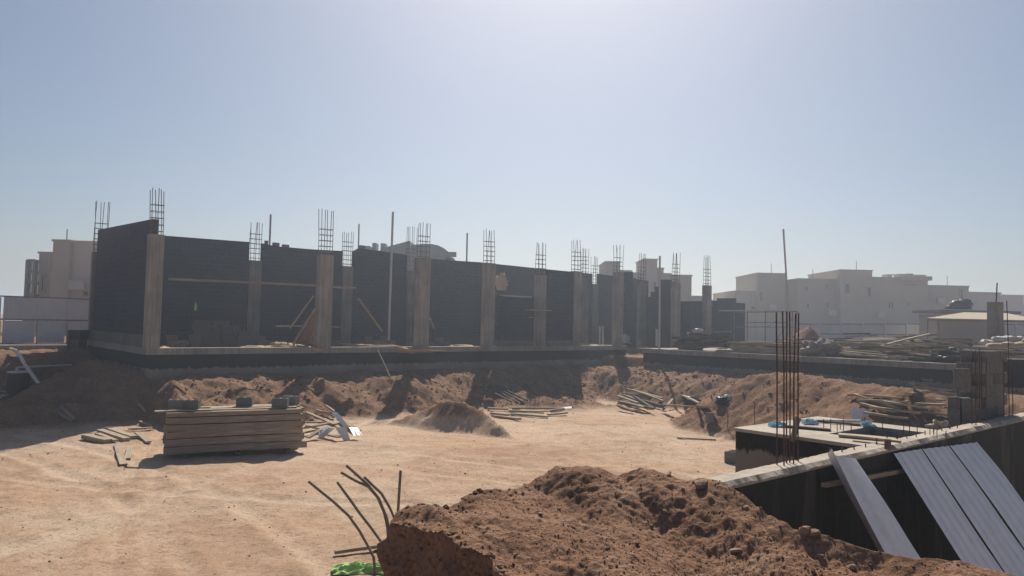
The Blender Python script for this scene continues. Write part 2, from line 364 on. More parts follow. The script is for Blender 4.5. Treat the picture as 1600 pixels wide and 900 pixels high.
def lines(lo,hi,step,ext,g=1.18):
    a=list(np.arange(lo,hi+1e-6,step)); s_=step; p=a[-1]
    while p<ext: s_*=g; p+=s_; a.append(p)
    s_=step; p=a[0]; b=[]
    while p>-ext: s_*=g; p-=s_; b.append(p)
    return np.array(b[::-1]+a)
gx=lines(-21,19,.1,900); gy=lines(9.5,46,.1,900)
X,Y=np.meshgrid(gx,gy); Z=TH(X,Y)
nx,ny=len(gx),len(gy)
me=bpy.data.meshes.new('ground')
i,j=np.meshgrid(np.arange(nx-1),np.arange(ny-1)); a=(j*nx+i).ravel()
F=np.stack([a,a+1,a+nx+1,a+nx],1)
me.vertices.add(nx*ny); me.vertices.foreach_set('co',np.stack([X,Y,Z],-1).reshape(-1))
me.loops.add(F.size); me.loops.foreach_set('vertex_index',F.ravel()); me.polygons.add(len(F))
me.polygons.foreach_set('loop_start',np.arange(0,F.size,4)); me.update(); me.validate()
me.polygons.foreach_set('use_smooth',[True]*len(me.polygons)); me.materials.append(M['ground'])
go=bpy.data.objects.new('ground',me); COL.objects.link(go); go['kind']='structure'
# ------------------------------------------------------------------ foreground mound
CREST=[(606,822,6.0),(609,808,6.08),(622,799,6.15),(645,799,6.25),(700,795,6.5),(735,780,6.7),(762,767,6.8),(830,764,7.0),(868,742,7.1),(905,738,7.15),(940,742,7.1),(965,752,7.1),(1000,738,7.0),(1030,742,7.0),(1070,752,6.9),(1110,766,6.75),(1160,788,6.4),(1200,812,6.1),(1245,832,5.8),(1310,846,5.6),(1380,866,5.4),(1440,884,5.2),(1530,905,5.0)]
LIP=[np.array(atd(*c)) for c in CREST]
BACK=[np.array([4.4,3.4,-.6]),np.array([4.2,.2,-.7]),np.array([2.5,-2.5,-.7]),np.array([-.6,-2.6,-.7]),np.array([-1.6,.2,-.6]),np.array([-.9,2.2,-.55]),np.array(atd(850,965,4.1)),np.array(atd(790,902,4.7)),np.array(atd(740,870,5.05)),np.array(atd(672,836,5.55))]
poly=LIP+BACK; MC=np.array([1.6,5.2])
def resample(pl,step_vis,step_back,nv):
    o=[]
    for i in range(len(pl)):
        a,b=pl[i],pl[(i+1)%len(pl)]; L=np.hypot(*(b-a)[:2]); st_=step_vis if (i<nv or i>=len(pl)-4) else step_back
        k=max(1,int(L/st_)); o+=[a+(b-a)*j/k for j in range(k)]
    return np.array(o)
for i_ in range(len(LIP)):
    LIP[i_]=LIP[i_]+np.array([0,0,.035 if CREST[i_][0]<1080 else .10])
poly=LIP+BACK
RS=resample(poly,.022,.12,len(LIP)-1); NR=len(RS)
_dr=RS[:,:2]-MC; _dr/=np.linalg.norm(_dr,axis=1)[:,None]
jag=np.clip((.6-RS[:,0])/.8,0,1)*(RS[:,1]>3)*(.09*fbm(RS[:,0]*2.2+RS[:,1]*1.7,RS[:,1]*2.2,4,7,.6))
RS[:,:2]+=_dr*jag[:,None]
js=np.concatenate([np.linspace(0,1,151)[:-1]**.8,[1.0]]); outs=np.linspace(0,1,40)[1:]
V=[]; 
cz=-.46
for f in js:
    xy=MC+(RS[:,:2]-MC)*f; z=cz+(RS[:,2]-cz)*(f**2.2)
    V.append(np.column_stack([xy,z]))
spread=1.15-.86*np.clip((.5-RS[:,0])/.9,0,1)*(RS[:,1]>3)
for f in outs:
    dr=RS[:,:2]-MC; dr/=np.linalg.norm(dr,axis=1)[:,None]
    V.append(np.column_stack([RS[:,:2]+dr*((f**1.1)*spread)[:,None],RS[:,2]+(-2.85-RS[:,2])*f**1.12]))
V=np.array(V); xx,yy,zz=V[...,0],V[...,1],V[...,2]
def mound_relief(x,y):
    r=1-np.abs(fbm(x*1.5,y*1.5,4,5)); 
    q=.10*fbm(x*.9,y*.9,3,61)+.045*r+.026*fbm(x*3.0,y*3.0,4,70,.5)+.014*fbm(x*11,y*11,3,80,.6)+.006*fbm(x*30,y*30,2,90)
    dv=np.abs((x-1.55)*.62+(y-5.2)*.78*1.0-0.0)
    return q-.055
rel=mound_relief(xx,yy); edge=np.ones_like(rel)
edge[:len(js)]=(1-.45*np.clip((js-.85)/.15,0,1))[:,None]; edge[len(js):]=(.55*(1-outs)+.0)[:,None]
zz=zz+rel*edge
# furrow down the middle of the mound, soil banked up along its far rim
fa=np.array(atd(985,762,6.6))[:2]; fb=np.array(atd(1330,900,4.6))[:2]; fd=(fb-fa)/np.linalg.norm(fb-fa)
dist=np.abs((xx-fa[0])*(-fd[1])+(yy-fa[1])*fd[0]); al=(xx-fa[0])*fd[0]+(yy-fa[1])*fd[1]
zz[:len(js)]-=(.16*np.exp(-(dist/.32)**2)*ss(-.2,.5,al)*edge)[:len(js)]
nz3=fbm(xx*2+zz*3,yy*2-zz*2,4,33)*.12+(1-np.abs(fbm(xx*4+zz*1.5,yy*4-zz*5,3,31)))*.11-.12+fbm(xx*11+zz*9,yy*11-zz*7,3,35)*.05
dr=RS[:,:2]-MC; dr/=np.linalg.norm(dr,axis=1)[:,None]
k=len(js)
xx[k:]+=(nz3[k:]*dr[None,:,0])*np.clip(outs*9,0,1)[:,None]; yy[k:]+=(nz3[k:]*dr[None,:,1])*np.clip(outs*6,0,1)[:,None]
V=np.stack([xx,yy,zz],-1)
nr=len(V); me=bpy.data.meshes.new('soil_mound')
i,j=np.meshgrid(np.arange(NR),np.arange(nr-1)); a=(j*NR+i).ravel(); b=(j*NR+(i+1)%NR).ravel()
F=np.stack([a,b,b+NR,a+NR],1)[:,::1]
me.from_pydata((V.reshape(-1,3)-np.array([1.25,4,-2.5])).tolist(),[],F[:, ::-1].tolist() if False else F.tolist()); 
me.polygons.foreach_set('use_smooth',[True]*len(me.polygons)); me.materials.append(M['mound']); me.update()
mo=bpy.data.objects.new('soil_mound',me); COL.objects.link(mo); mo.location=(1.25,4,-2.5)
tag(mo,'big brown mound of excavated soil in the foreground with stones on it','soil mound')
MV=V[:k].reshape(-1,3); MV_d=MV
def mound_z(x,y):
    i_=np.argmin((MV[:,0]-x)**2+(MV[:,1]-y)**2); return float(MV[i_,2])
def hitm(px,py):
    q=ray(px,py); best=None
    for d in np.linspace(4.2,7.6,160):
        p=CP+q*(d/q[1]); i_=np.argmin((MV[:,0]-p[0])**2+(MV[:,1]-p[1])**2)
        if p[2]<MV[i_,2]+.005 and np.hypot(MV[i_,0]-p[0],MV[i_,1]-p[1])<.05: return p
    return None
# ------------------------------------------------------------------ main unfinished building
bld=thing('unfinished_building','long unfinished building of grey block walls and bare columns with rebar tops','building',ST(12,-4,-1))
REAR=-7.5
for q in ((-.25,26.15,-.38,.02),(-.25,.16,-9.6,-.383),(.163,26.15,-9.6,-9.3),(25.8,26.15,-9.297,-.383)): MB().stbox(*q,-.24,0).build('ground_beam','concrete',bld)
for q in ((-.2,26.1,-.33,-.03),(-.2,.11,-9.55,-.333),(25.83,26.1,-9.55,-.333)): MB().stbox(*q,-2.4,-.243).build('plinth','plinth',bld)
def cage(col,s,t,ztop,zb,wd,dp_,r=.014,nb=6,ties=5,lean=.07,base=0.,m='rebar'):
    """starter bars and links standing out of a column head"""
    pts=[]
    for k_ in range(nb):
        a=(k_%(nb//2))/(nb//2-1)-.5; bb=-.5 if k_<nb//2 else .5; pts.append((s+a*wd,t+bb*dp_))
    for (a,b_) in pts:
        l1,l2=random.uniform(-lean,lean),random.uniform(-lean,lean); hh=zb-random.uniform(0,.12)
        MB().tube([ST(a,b_,base),ST(a,b_,ztop+.5),ST(a+l1,b_+l2,hh)],r,5).build('rebar',m,col)
    for q in range(ties):
        z=ztop+.12+q*.24
        if z>zb-.3: break
        c=[ST(s-wd/2-.012,t-dp_/2-.012,z),ST(s+wd/2+.012,t-dp_/2-.012,z+random.uniform(-.02,.02)),ST(s+wd/2+.012,t+dp_/2+.012,z),ST(s-wd/2-.012,t+dp_/2+.012,z)]
        b=MB()
        for e in range(4): b.tube([c[e],c[(e+1)%4]],r*.8,4)
        b.build('stirrup',m,col)
def column(s,t,ztop,zb,wd=.62,dp_=.32,parent=bld,ties=5,z0=0.,nb=6,m='concrete'):
    c=MB().stbox(s-wd/2,s+wd/2,t-dp_/2,t+dp_/2,z0,ztop).build('column',m,parent)
    cage(c,s,t,ztop,zb,wd-.1,dp_-.1,ties=ties,base=ztop-.03,nb=nb)
    return c
def fz(x,y,t): return facade(x,y,t)[1]
# front row: (pixel of the axis, top, bar top, ties)
for x,yt,yb,ti in [(238,366,293,5),(505,398,326,5),(659,405,346,5),(762,411,357,5),(843,430,378,5),(899,424,374,5),(965,425,382,4)]:
    s,_=facade(x,500,-.2)
    column(s,-.2,fz(x,yt,-.2),fz(x,yb,-.2),.62 if x>240 else .5,.34,ties=ti)
# rear row
rears=[(152,372,318,-9.2),(395,407,345,REAR),(540,416,360,REAR),(640,424,352,REAR),(912,427,386,-4.),(928,444,400,REAR)]
for x,yt,yb,t in rears:
    s,_=facade(x,480,t) if x>200 else (0.05,0)
    zt_=fz(x,yt,t) if x>200 else 4.0
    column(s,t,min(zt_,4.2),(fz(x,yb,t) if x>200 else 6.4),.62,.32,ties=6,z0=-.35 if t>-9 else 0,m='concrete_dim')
# walls
sA=facade(395,480,REAR)[0]; sB=facade(540,480,REAR)[0]; sC=facade(640,480,REAR)[0]; sD=facade(928,480,REAR)[0]
def rz(x,y): return fz(x,y,REAR)
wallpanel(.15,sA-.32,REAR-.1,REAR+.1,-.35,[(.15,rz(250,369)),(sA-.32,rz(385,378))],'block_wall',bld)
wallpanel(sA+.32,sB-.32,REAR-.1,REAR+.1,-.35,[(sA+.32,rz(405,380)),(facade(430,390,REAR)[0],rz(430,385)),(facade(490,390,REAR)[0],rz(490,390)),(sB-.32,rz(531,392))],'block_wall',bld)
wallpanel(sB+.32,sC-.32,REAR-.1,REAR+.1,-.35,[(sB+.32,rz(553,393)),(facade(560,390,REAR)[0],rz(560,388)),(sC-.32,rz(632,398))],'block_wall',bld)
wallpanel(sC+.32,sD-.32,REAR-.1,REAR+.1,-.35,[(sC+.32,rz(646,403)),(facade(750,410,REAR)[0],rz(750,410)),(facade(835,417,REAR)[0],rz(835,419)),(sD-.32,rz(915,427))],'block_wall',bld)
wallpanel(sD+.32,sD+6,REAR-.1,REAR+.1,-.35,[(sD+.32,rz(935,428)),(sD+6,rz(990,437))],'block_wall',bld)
# left end wall with its base beam
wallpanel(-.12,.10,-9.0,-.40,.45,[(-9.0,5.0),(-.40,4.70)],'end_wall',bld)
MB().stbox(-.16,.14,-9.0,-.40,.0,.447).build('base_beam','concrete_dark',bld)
# front infill bays
f1,f2=facade(777,500,-.2)[0],facade(832,500,-.2)[0]; g1,g2=facade(853,500,-.2)[0],facade(893,500,-.2)[0]
bz=fz(800,534,-.2)
for (p,q,a,b_) in ((f1,f2,(775,464),(832,462)),(g1,g2,(853,421),(893,425))):
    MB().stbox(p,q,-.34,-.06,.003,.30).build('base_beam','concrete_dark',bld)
    if p==f1: tp=[(p,fz(777,462,-.2)),(p+.9,fz(790,461,-.2)),(p+.901,fz(790,465,-.2)),(q,fz(822,464,-.2))]
    else: tp=[(p,fz(*a,-.2)),(q,fz(*b_,-.2))]
    wallpanel(p,q,-.3,-.1,.303,tp,'block_wall',bld)
# columns and stepped walls beyond the inner corner
def col_at(x,d,yt,yb,parent,wd=.6,dp_=.35):
    p=atd(x,520,d); s,t=st(p); return column(s,t,atd(x,yt,d)[2],atd(x,yb,d)[2],wd,dp_,parent=parent,z0=-.25),s,t
_,c1s,c1t=col_at(1002,49.0,443,395,bld)
_,c2s,c2t=col_at(1055,46.0,440,394,bld,.55)
_,c3s,c3t=col_at(1104,49.5,446,399,bld,.6)
def wall_px(x0,x1,d0,d1,tops,name='block_wall',parent=bld,th_=.2,z0=-.25):
    p0,p1=atd(x0,520,d0),atd(x1,520,d1); L=np.hypot(*(p1-p0)[:2]); dv=(p1-p0)/L; dv[2]=0; nn=np.array([-dv[1],dv[0],0])*th_/2
    b=MB(); uv=[]
    for (xa,ya),(xb,yb) in zip(tops[:-1],tops[1:]):
        if xb<=xa: continue
        fa,fb=[(q-x0)/(x1-x0) for q in (xa,xb)]
        da,db=d0+(d1-d0)*fa,d0+(d1-d0)*fb; a,c=atd(xa,520,da),atd(xb,520,db); za,zc=atd(xa,ya,da)[2],atd(xb,yb,db)[2]
        Q=lambda p,z,s_:np.array([p[0],p[1],z])+nn*s_
        b.hexa([Q(a,z0,-1),Q(c,z0,-1),Q(c,z0,1),Q(a,z0,1)],[Q(a,za,-1),Q(c,zc,-1),Q(c,zc,1),Q(a,za,1)]); la,lc=fa*L,fb*L
        uv+=[(la,z0),(lc,z0),(lc,z0),(la,z0),(la,za),(lc,zc),(lc,zc),(la,za)]
    b.uv=uv; return b.build(name,'block_wall',parent)
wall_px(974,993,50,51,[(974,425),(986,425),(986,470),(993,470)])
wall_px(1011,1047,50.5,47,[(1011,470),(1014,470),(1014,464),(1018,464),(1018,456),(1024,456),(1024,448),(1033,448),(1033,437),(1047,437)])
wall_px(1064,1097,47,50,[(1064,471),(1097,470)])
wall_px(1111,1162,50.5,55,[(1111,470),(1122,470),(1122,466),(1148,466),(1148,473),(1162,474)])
# ------------------------------------------------------------------ wing foundation
wing=thing('foundation_wing','low concrete foundation wing with tarred plinth, planks and rubble lying on it','foundation',ST(29,11,-1))
MB().stbox(23.5,36,3.25,19.2,-.24,-.002).build('floor_slab','concrete',wing)
MB().stbox(23.56,35.9,3.3,19.1,-1.7,-.243).build('plinth','plinth',wing)
# ------------------------------------------------------------------ near foundation: wall and box
ZW=-.32
def ragged(s0,s1,t0,t1,z0,z1,n,name,m,parent,amp=.03,seed=3):
    """wall running along the facade direction, its cast top edge left uneven"""
    b=MB(); vs=[]; rr=np.random.RandomState(seed); e=np.zeros(4)
    for i_ in range(n+1):
        s=s0+(s1-s0)*i_/n; e=e*.72+rr.uniform(-amp,amp,4)*.6+(rr.rand(4)<.03)*rr.uniform(-2,0,4)*amp
        vs+= [ST(s,t1,z0),ST(s,t1+e[0]*.3,z1-.045+e[0]),ST(s,t1-.05+e[1],z1+e[1]*.4),ST(s,(t0+t1)/2,z1+e[2]*.5),ST(s,t0,z1+e[3]*.5),ST(s,t0,z0)]
    fs=[]
    for i_ in range(n):
        for q in range(5): a=i_*6+q; fs.append((a,a+6,a+7,a+1))
    fs+= [(0,1,2,3,4,5),tuple(n*6+q for q in (5,4,3,2,1,0))]
    b.add(vs,fs); return b.build(name,m,parent)
nw=thing('retaining_wall','near black tarred foundation wall with pale rough concrete top edge','wall',ST(5,24.4,-2.5))
MB().stbox(-1.7,16,24.27,24.5,-2.9,ZW-.07).build('tarred_wall','bitumen',nw)
ragged(-1.72,16,24.25,24.51,ZW-.068,ZW,420,'top_edge','concrete_pale',nw,.014)
def rb(parent,px,py0,py1,t,r=.011,m='rust',lean=0):
    s,_=facade(px,py0,t); z0=ZW-.05; zt_=fz(px,py1,t); b=MB()
    b.tube([ST(s,t,z0),ST(s+lean*.4,t,(z0+zt_)/2+.2),ST(s+lean,t+random.uniform(-.02,.02),zt_)],r,6).build('rebar',m,parent)
for px,py0,py1,t in [(1214,735,488,24.3),(1225,740,486,24.36),(1229,738,487,24.3),(1234,735,487,24.3),(1240,735,490,24.36),(1247,730,489,24.32),(1519,685,560,24.32),(1525,684,548,24.35),(1531,683,545,24.32),(1534,683,555,24.35),(1541,681,560,24.32),(1569,672,560,24.3),(1577,670,470,24.32),(1583,668,560,24.35)]:
    rb(nw,px,py0,py1,t,.0085,'rust',random.uniform(-.03,.03))
for sx in range(14):
    s=1.0+sx*.33
    MB().tube([ST(s,24.33,ZW-.03),ST(s,24.33,ZW+random.uniform(.04,.10))],.008,5).build('rebar','rust',nw)
fb_=thing('foundation_pit','shallow concrete foundation box with open pit, half tarred side','foundation',ST(4,23.2,-2.5))
zb=ZW-.004
MB().stbox(2.15,2.45,22.33,24.268,-2.9,zb-.05).build('side_wall','box_wall',fb_)
MB().stbox(2.452,4.75,22.33,22.63,-2.9,zb-.05).build('back_wall','box_wall',fb_)
MB().stbox(2.13,4.75,22.31,23.45,zb-.048,zb).build('top_slab','concrete_pale',fb_)
MB().stbox(2.13,2.80,23.453,24.24,zb-.048,zb).build('top_slab','concrete_pale',fb_)
MB().stbox(4.25,4.75,23.453,24.24,zb-.048,zb).build('top_slab','concrete_pale',fb_)
MB().stbox(2.6,4.4,23.36,23.447,-1.6,zb-.05).build('pit_wall','concrete',fb_)
MB().stbox(4.252,4.35,23.45,24.24,-1.6,zb-.05).build('pit_wall','concrete',fb_)
for px,py in [(1287,672),(1298,672),(1308,674),(1313,671),(1318,673),(1330,672),(1347,667),(1356,667),(1379,669),(1412,674),(1421,675),(1433,678),(1453,680),(1459,680),(1464,682),(1478,684)]:
    p=atz(px,py,zb); h_=random.uniform(.09,.17)
    MB().tube([p-np.array([0,0,.02]),p+np.array([0,0,h_])],.006,5).build('rebar','rust',fb_)
# ------------------------------------------------------------------ small-object helpers
def frame_for(p0,p1):
    d=np.asarray(p1,float)-np.asarray(p0,float); d/=np.linalg.norm(d); up=np.array([0,0,1.]) if abs(d[2])<.95 else np.array([0,1.,0])
    sy=np.cross(up,d); sy/=np.linalg.norm(sy); return np.array([d,sy,np.cross(d,sy)])
def plank(p0,p1,w_,h_,label,m='timber',group=None,name='plank',cat='plank',lift=0.):
    p0=np.asarray(p0,float)+[0,0,lift]; p1=np.asarray(p1,float)+[0,0,lift]; fr=frame_for(p0,p1); L=np.linalg.norm(p1-p0)
    b=MB(); n=4; bow=random.uniform(-.008,.008)*L; vs=[]; e0=random.uniform(-.02,.02)
    for i_ in range(n+1):
        x=(i_/n-.5)*L; zz_=bow*(1-(2*i_/n-1)**2)
        for a,c in ((-1,-1),(1,-1),(1,1),(-1,1)): vs.append((x+(e0*a if i_ in (0,n) else 0),a*w_/2,zz_+c*h_/2))
    fs=[(3,2,1,0),tuple(n*4+q for q in range(4))]
    for i_ in range(n):
        for q in range(4): fs.append((i_*4+q,i_*4+(q+1)%4,i_*4+4+(q+1)%4,i_*4+4+q))
    me=bpy.data.meshes.new(name); me.from_pydata(vs,[],fs); me.materials.append(M[m]); me.update()
    o=bpy.data.objects.new(name,me); COL.objects.link(o)
    o.matrix_world=Matrix.Translation((p0+p1)/2)@Matrix(fr.T.tolist()).to_4x4()
    return tag(o,label,cat,group)
_blk=None
def block(p,rz=0.,label='',group=None,size=(.4,.2,.2),name='concrete_block',m='block'):
    """hollow concrete block: body with two cores open at the top"""
    global _blk
    if _blk is None:
        b=MB(); lx,ly,lz=.5,.5,.5; xs=[-.5,-.42,-.06,.06,.42,.5]; ys=[-.5,-.34,.34,.5]; vs=[]; fs=[]
        g={}
        def V_(x,y,z):
            if (x,y,z) not in g: g[(x,y,z)]=len(vs); vs.append((x,y,z))
            return g[(x,y,z)]
        for i_ in range(5):
            for j_ in range(3):
                x0,x1,y0,y1=xs[i_],xs[i_+1],ys[j_],ys[j_+1]
                if j_==1 and i_ in (1,3):
                    zf=-.3
                    fs.append((V_(x0,y0,zf),V_(x1,y0,zf),V_(x1,y1,zf),V_(x0,y1,zf)))
                    for (a,c) in (((x0,y0),(x1,y0)),((x1,y0),(x1,y1)),((x1,y1),(x0,y1)),((x0,y1),(x0,y0))): fs.append((V_(*a,.5),V_(*c,.5),V_(*c,zf),V_(*a,zf)))
                else: fs.append((V_(x0,y0,.5),V_(x1,y0,.5),V_(x1,y1,.5),V_(x0,y1,.5)))
        fs+= [(V_(-.5,-.5,-.5),V_(-.5,.5,-.5),V_(.5,.5,-.5),V_(.5,-.5,-.5))]
        for (a,c) in (((-.5,-.5),(.5,-.5)),((.5,-.5),(.5,.5)),((.5,.5),(-.5,.5)),((-.5,.5),(-.5,-.5))): fs.append((V_(*a,-.5),V_(*c,-.5),V_(*c,.5),V_(*a,.5)))
        me=bpy.data.meshes.new('concrete_block'); me.from_pydata(vs,[],fs); me.materials.append(M['block']); _blk=me
    o=bpy.data.objects.new(name,_blk); COL.objects.link(o); o.location=(p[0],p[1],p[2]+size[2]/2); o.rotation_euler=(0,0,rz); o.scale=size
    return tag(o,label,'block',group)
_rocks=[]
def rock_mesh(seed,sub=2,m='stone'):
    import bmesh
    bm=bmesh.new(); bmesh.ops.create_icosphere(bm,subdivisions=sub,radius=1); r_=np.random.RandomState(seed)
    cuts=[(lambda a:a/np.linalg.norm(a))(r_.randn(3)) for _ in range(7)]; hs=r_.uniform(.40,.78,7)
    for v in bm.verts:
        p=np.array(v.co)
        for c,h_ in zip(cuts,hs):
            d=p@c-h_
            if d>0: p=p-c*d*.9
        p*=1+.08*float(vnoise(p[0]*3+seed,p[1]*3+p[2]*2)); v.co=p*np.array([1,.8,.62])
    me=bpy.data.meshes.new('rock'); bm.to_mesh(me); bm.free(); me.materials.append(M[m])
    return me
for q in range(8): _rocks.append(rock_mesh(q,2))
def rock(p,r,label,group,m=None):
    o=bpy.data.objects.new('rock',random.choice(_rocks)); COL.objects.link(o); o.location=(p[0],p[1],p[2]+r*.2); o.scale=(r*random.uniform(.8,1.3),r,r*random.uniform(.8,1.1)); o.rotation_euler=(random.uniform(-.4,.4),random.uniform(-.4,.4),random.uniform(0,6.28))
    return tag(o,label,'rock',group)
def scatter(name,pts,rs,m,label,cat,seed=1):
    """countless small stones or clods as one mesh"""
    base=[np.array([v.co for v in rock_mesh(100+seed*10+i_,1).vertices]) for i_ in range(4)]
    fcs=[tuple(p.vertices) for p in rock_mesh(100,1).polygons]
    r_=np.random.RandomState(seed); b=MB(); n=len(base[0]); vs=[]; fs=[]
    for i_,(p,r) in enumerate(zip(pts,rs)):
        a=r_.uniform(0,6.28); c,s_=math.cos(a),math.sin(a); q=base[i_%4]*r; q=np.column_stack([q[:,0]*c-q[:,1]*s_,q[:,0]*s_+q[:,1]*c,q[:,2]])+p+[0,0,r*.25]
        vs.append(q); fs+=[tuple(x+i_*n for x in f) for f in fcs]
    b.v=[tuple(x) for x in np.concatenate(vs).tolist()]; b.f=fs
    o=b.build(name,m); return tag(o,label,cat,None,'stuff')
def lump(name,c,size,m,label,cat,group=None,seed=0,rough=.25,rz=0.,n=(22,12),smooth=True,parent=None):
    """crumpled soft body (bag, tarp, heap) sitting on c"""
    vs=[];fs=[]; a,bq=n
    for j_ in range(bq+1):
        th_=math.pi*j_/bq
        for i_ in range(a):
            ph=2*math.pi*i_/a; d=np.array([math.cos(ph)*math.sin(th_),math.sin(ph)*math.sin(th_),math.cos(th_)])
            r=1+rough*float(fbm(np.array(d[0]*2.3+seed*7.1+d[2]*1.7),np.array(d[1]*2.3+d[2]*2.9),3,seed))
            q=d*r; q[2]=max(q[2],-.55)
            vs.append((q[0]*size[0]/2,q[1]*size[1]/2,(q[2]+.55)*size[2]/1.55))
    for j_ in range(bq):
        for i_ in range(a): fs.append((j_*a+i_,(j_+1)*a+i_,(j_+1)*a+(i_+1)%a,j_*a+(i_+1)%a))
    cz_,sz_=math.cos(rz),math.sin(rz)
    b=MB(); b.add([(x*cz_-y*sz_+c[0],x*sz_+y*cz_+c[1],z+c[2]) for x,y,z in vs],fs)
    o=b.build(name,m,parent,smooth=smooth)
    return tag(o,label,cat,group) if parent is None else o
def sheet(pts0,pts1,name,m,label,cat,group=None,ribs=3,amp=.02,thick=.004,n=24,prof=None):
    """ribbed metal sheet: edge pts0 (top) to pts1 (bottom), each a pair of corners"""
    a0,a1=[np.asarray(q,float) for q in pts0]; b0,b1=[np.asarray(q,float) for q in pts1]
    nn=np.cross(a1-a0,b0-a0); nn/=np.linalg.norm(nn)
    if nn@(CP-a0)<0: nn=-nn
    vs=[];fs=[]; J=14; wv=np.random.RandomState(len(bpy.data.objects)).uniform(-1,1,3)
    for j_ in range(J+1):
        g=j_/J
        for i_ in range(n+1):
            f=i_/n; h_=(prof(f) if prof else amp*max(0,min(1,2.2*math.cos(f*ribs*2*math.pi)+.2)))
            p=(a0+(a1-a0)*f)*(1-g)+(b0+(b1-b0)*f)*g+nn*(h_+(.055 if prof else .022)*wv[0]*math.sin(g*3.1)+(.03 if prof else .012)*wv[2]*math.sin(g*3.1)*(f-.5)+.012*wv[1]*math.sin(g*9+f*2)*f); vs.append(p)
    N_=len(vs); vs+=[p-nn*thick for p in vs]
    for j_ in range(J):
        for i_ in range(n):
            q=j_*(n+1)+i_; fs.append((q,q+1,q+n+2,q+n+1)); fs.append((N_+q,N_+q+n+1,N_+q+n+2,N_+q+1))
    bd=[i_ for i_ in range(n+1)]+[j_*(n+1)+n for j_ in range(1,J+1)]+[J*(n+1)+i_ for i_ in range(n-1,-1,-1)]+[j_*(n+1) for j_ in range(J-1,0,-1)]
    for q in range(len(bd)): a,c=bd[q],bd[(q+1)%len(bd)]; fs.append((a,N_+a,N_+c,c))
    b=MB(); b.add(vs,fs); return tag(b.build(name,m),label,cat,group)
def crumple(name,c,size,m,label,cat,group=None,seed=0,rz=0.,n=(34,20),tilt=0.):
    """crumpled plastic lying on the ground: a folded sheet with a torn outline"""
    a_,b_=n; gx_,gy_=np.meshgrid(np.linspace(-1,1,a_),np.linspace(-1,1,b_)); k_=seed*3.7
    rr=1+.22*fbm(gx_*1.1+k_,gy_*1.1,3,seed); px_=gx_*rr*size[0]/2; py_=gy_*rr*size[1]/2
    f=1-np.abs(fbm(gx_*1.6+k_,gy_*2.4-k_,3,seed+5)); f2=1-np.abs(fbm(gx_*4+k_,gy_*5,2,seed+9))
    env=(1-np.abs(gx_)**4)*(1-np.abs(gy_)**4)
    pz=(.15+.85*env)*(f*.88+f2*.12)*size[2]+.01+tilt*gx_
    cz_,sz_=math.cos(rz),math.sin(rz); X_=px_*cz_-py_*sz_+c[0]; Y_=px_*sz_+py_*cz_+c[1]
    top=np.stack([X_,Y_,pz+c[2]],-1).reshape(-1,3); N_=len(top); bot=top.copy(); bot[:,2]-=.008
    fs=[]
    for j_ in range(b_-1):
        for i_ in range(a_-1):
            q=j_*a_+i_; fs.append((q,q+1,q+a_+1,q+a_)); fs.append((N_+q,N_+q+a_,N_+q+a_+1,N_+q+1))
    bd=list(range(a_))+[j_*a_+a_-1 for j_ in range(1,b_)]+[(b_-1)*a_+i_ for i_ in range(a_-2,-1,-1)]+[j_*a_ for j_ in range(b_-2,0,-1)]
    for q in range(len(bd)): A_,B_=bd[q],bd[(q+1)%len(bd)]; fs.append((A_,N_+A_,N_+B_,B_))
    o=MB().add(np.concatenate([top,bot]).tolist(),fs).build(name,m); return tag(o,label,cat,group)
# ------------------------------------------------------------------ metal sheets leaning on the near wall
WT=24.53
def lean(px,py,out_,z): s,zz_=facade(px,py,WT); return ST(s,WT,zz_),ST(s,WT+out_,z)
tops=[(1395,709),(1438,702),(1440,702),(1481,697),(1483,697),(1526,691)]
lab=['left one of three ribbed metal sheets leaning side by side on the black wall','middle one of three ribbed metal sheets leaning side by side on the black wall','right one of three ribbed metal sheets leaning side by side on the black wall']
for q in range(3):
    a0,b0=lean(*tops[2*q],1.15,-2.0); a1,b1=lean(*tops[2*q+1],1.15,-2.0)
    sh=-.18+q*.02
    b0=b0-DU*.18; b1=b1-DU*.18
    sheet((a0,a1),(b0,b1),'metal_sheet','galv',lab[q],'metal sheet','three sheets leaning on the black wall',4,.016)
a0,b0=lean(1284,708,1.08,-1.98); a1,b1=lean(1338,716,1.20,-1.98)
def chan(f): return .13*max(0,1-f/.16)**1 - .0 + (.03 if .5<f<.62 else 0)
sheet((a0,a1),(b0-DU*.02,b1+DU*.04),'metal_sheet','galv','single bent channel shaped metal sheet leaning left of the other three','metal sheet',None,2,.02,prof=chan)
s0,z0=facade(1282,757,WT); s1,z1=facade(1408,734,WT)
plank(ST(s0,WT+.04,z0),ST(s1,WT+.04,z1),.05,.05,'thin wooden batten fixed along the black wall behind the metal sheets','timber',None,'batten','batten')
# ------------------------------------------------------------------ block pier behind the near wall
zb2=zb
gp='blocks stacked in the pier behind the black wall'
pc=atd(1521,640,13.1); ps,pt=st(pc); pt=min(pt,23.95); print('PIER',ps,pt)
for cz_ in range(8):
    for r_ in range(2):
        for c_ in range(3):
            off=(.2 if cz_%2 else 0)
            block(ST(ps+.35+off+c_*.405+random.uniform(-.008,.008),pt+.1-r_*.21,-.76+cz_*.203),UANG+random.uniform(-.02,.02),'grey concrete block of the square pier stacked behind the black wall',gp,(.4,.2,.2))
gq='blocks in the low step left of the pier'
for cz_ in range(4):
    for c_ in range(2): block(ST(ps-.12+c_*.02+random.uniform(-.02,.02),pt+.12-c_*.22,-.76+cz_*.203),UANG+random.uniform(-.03,.03),'grey concrete block of the low step at the left of the square pier',gq,(.4,.2,.2))
a,b_=atd(1492,580,12.5),atd(1519,577,12.5)
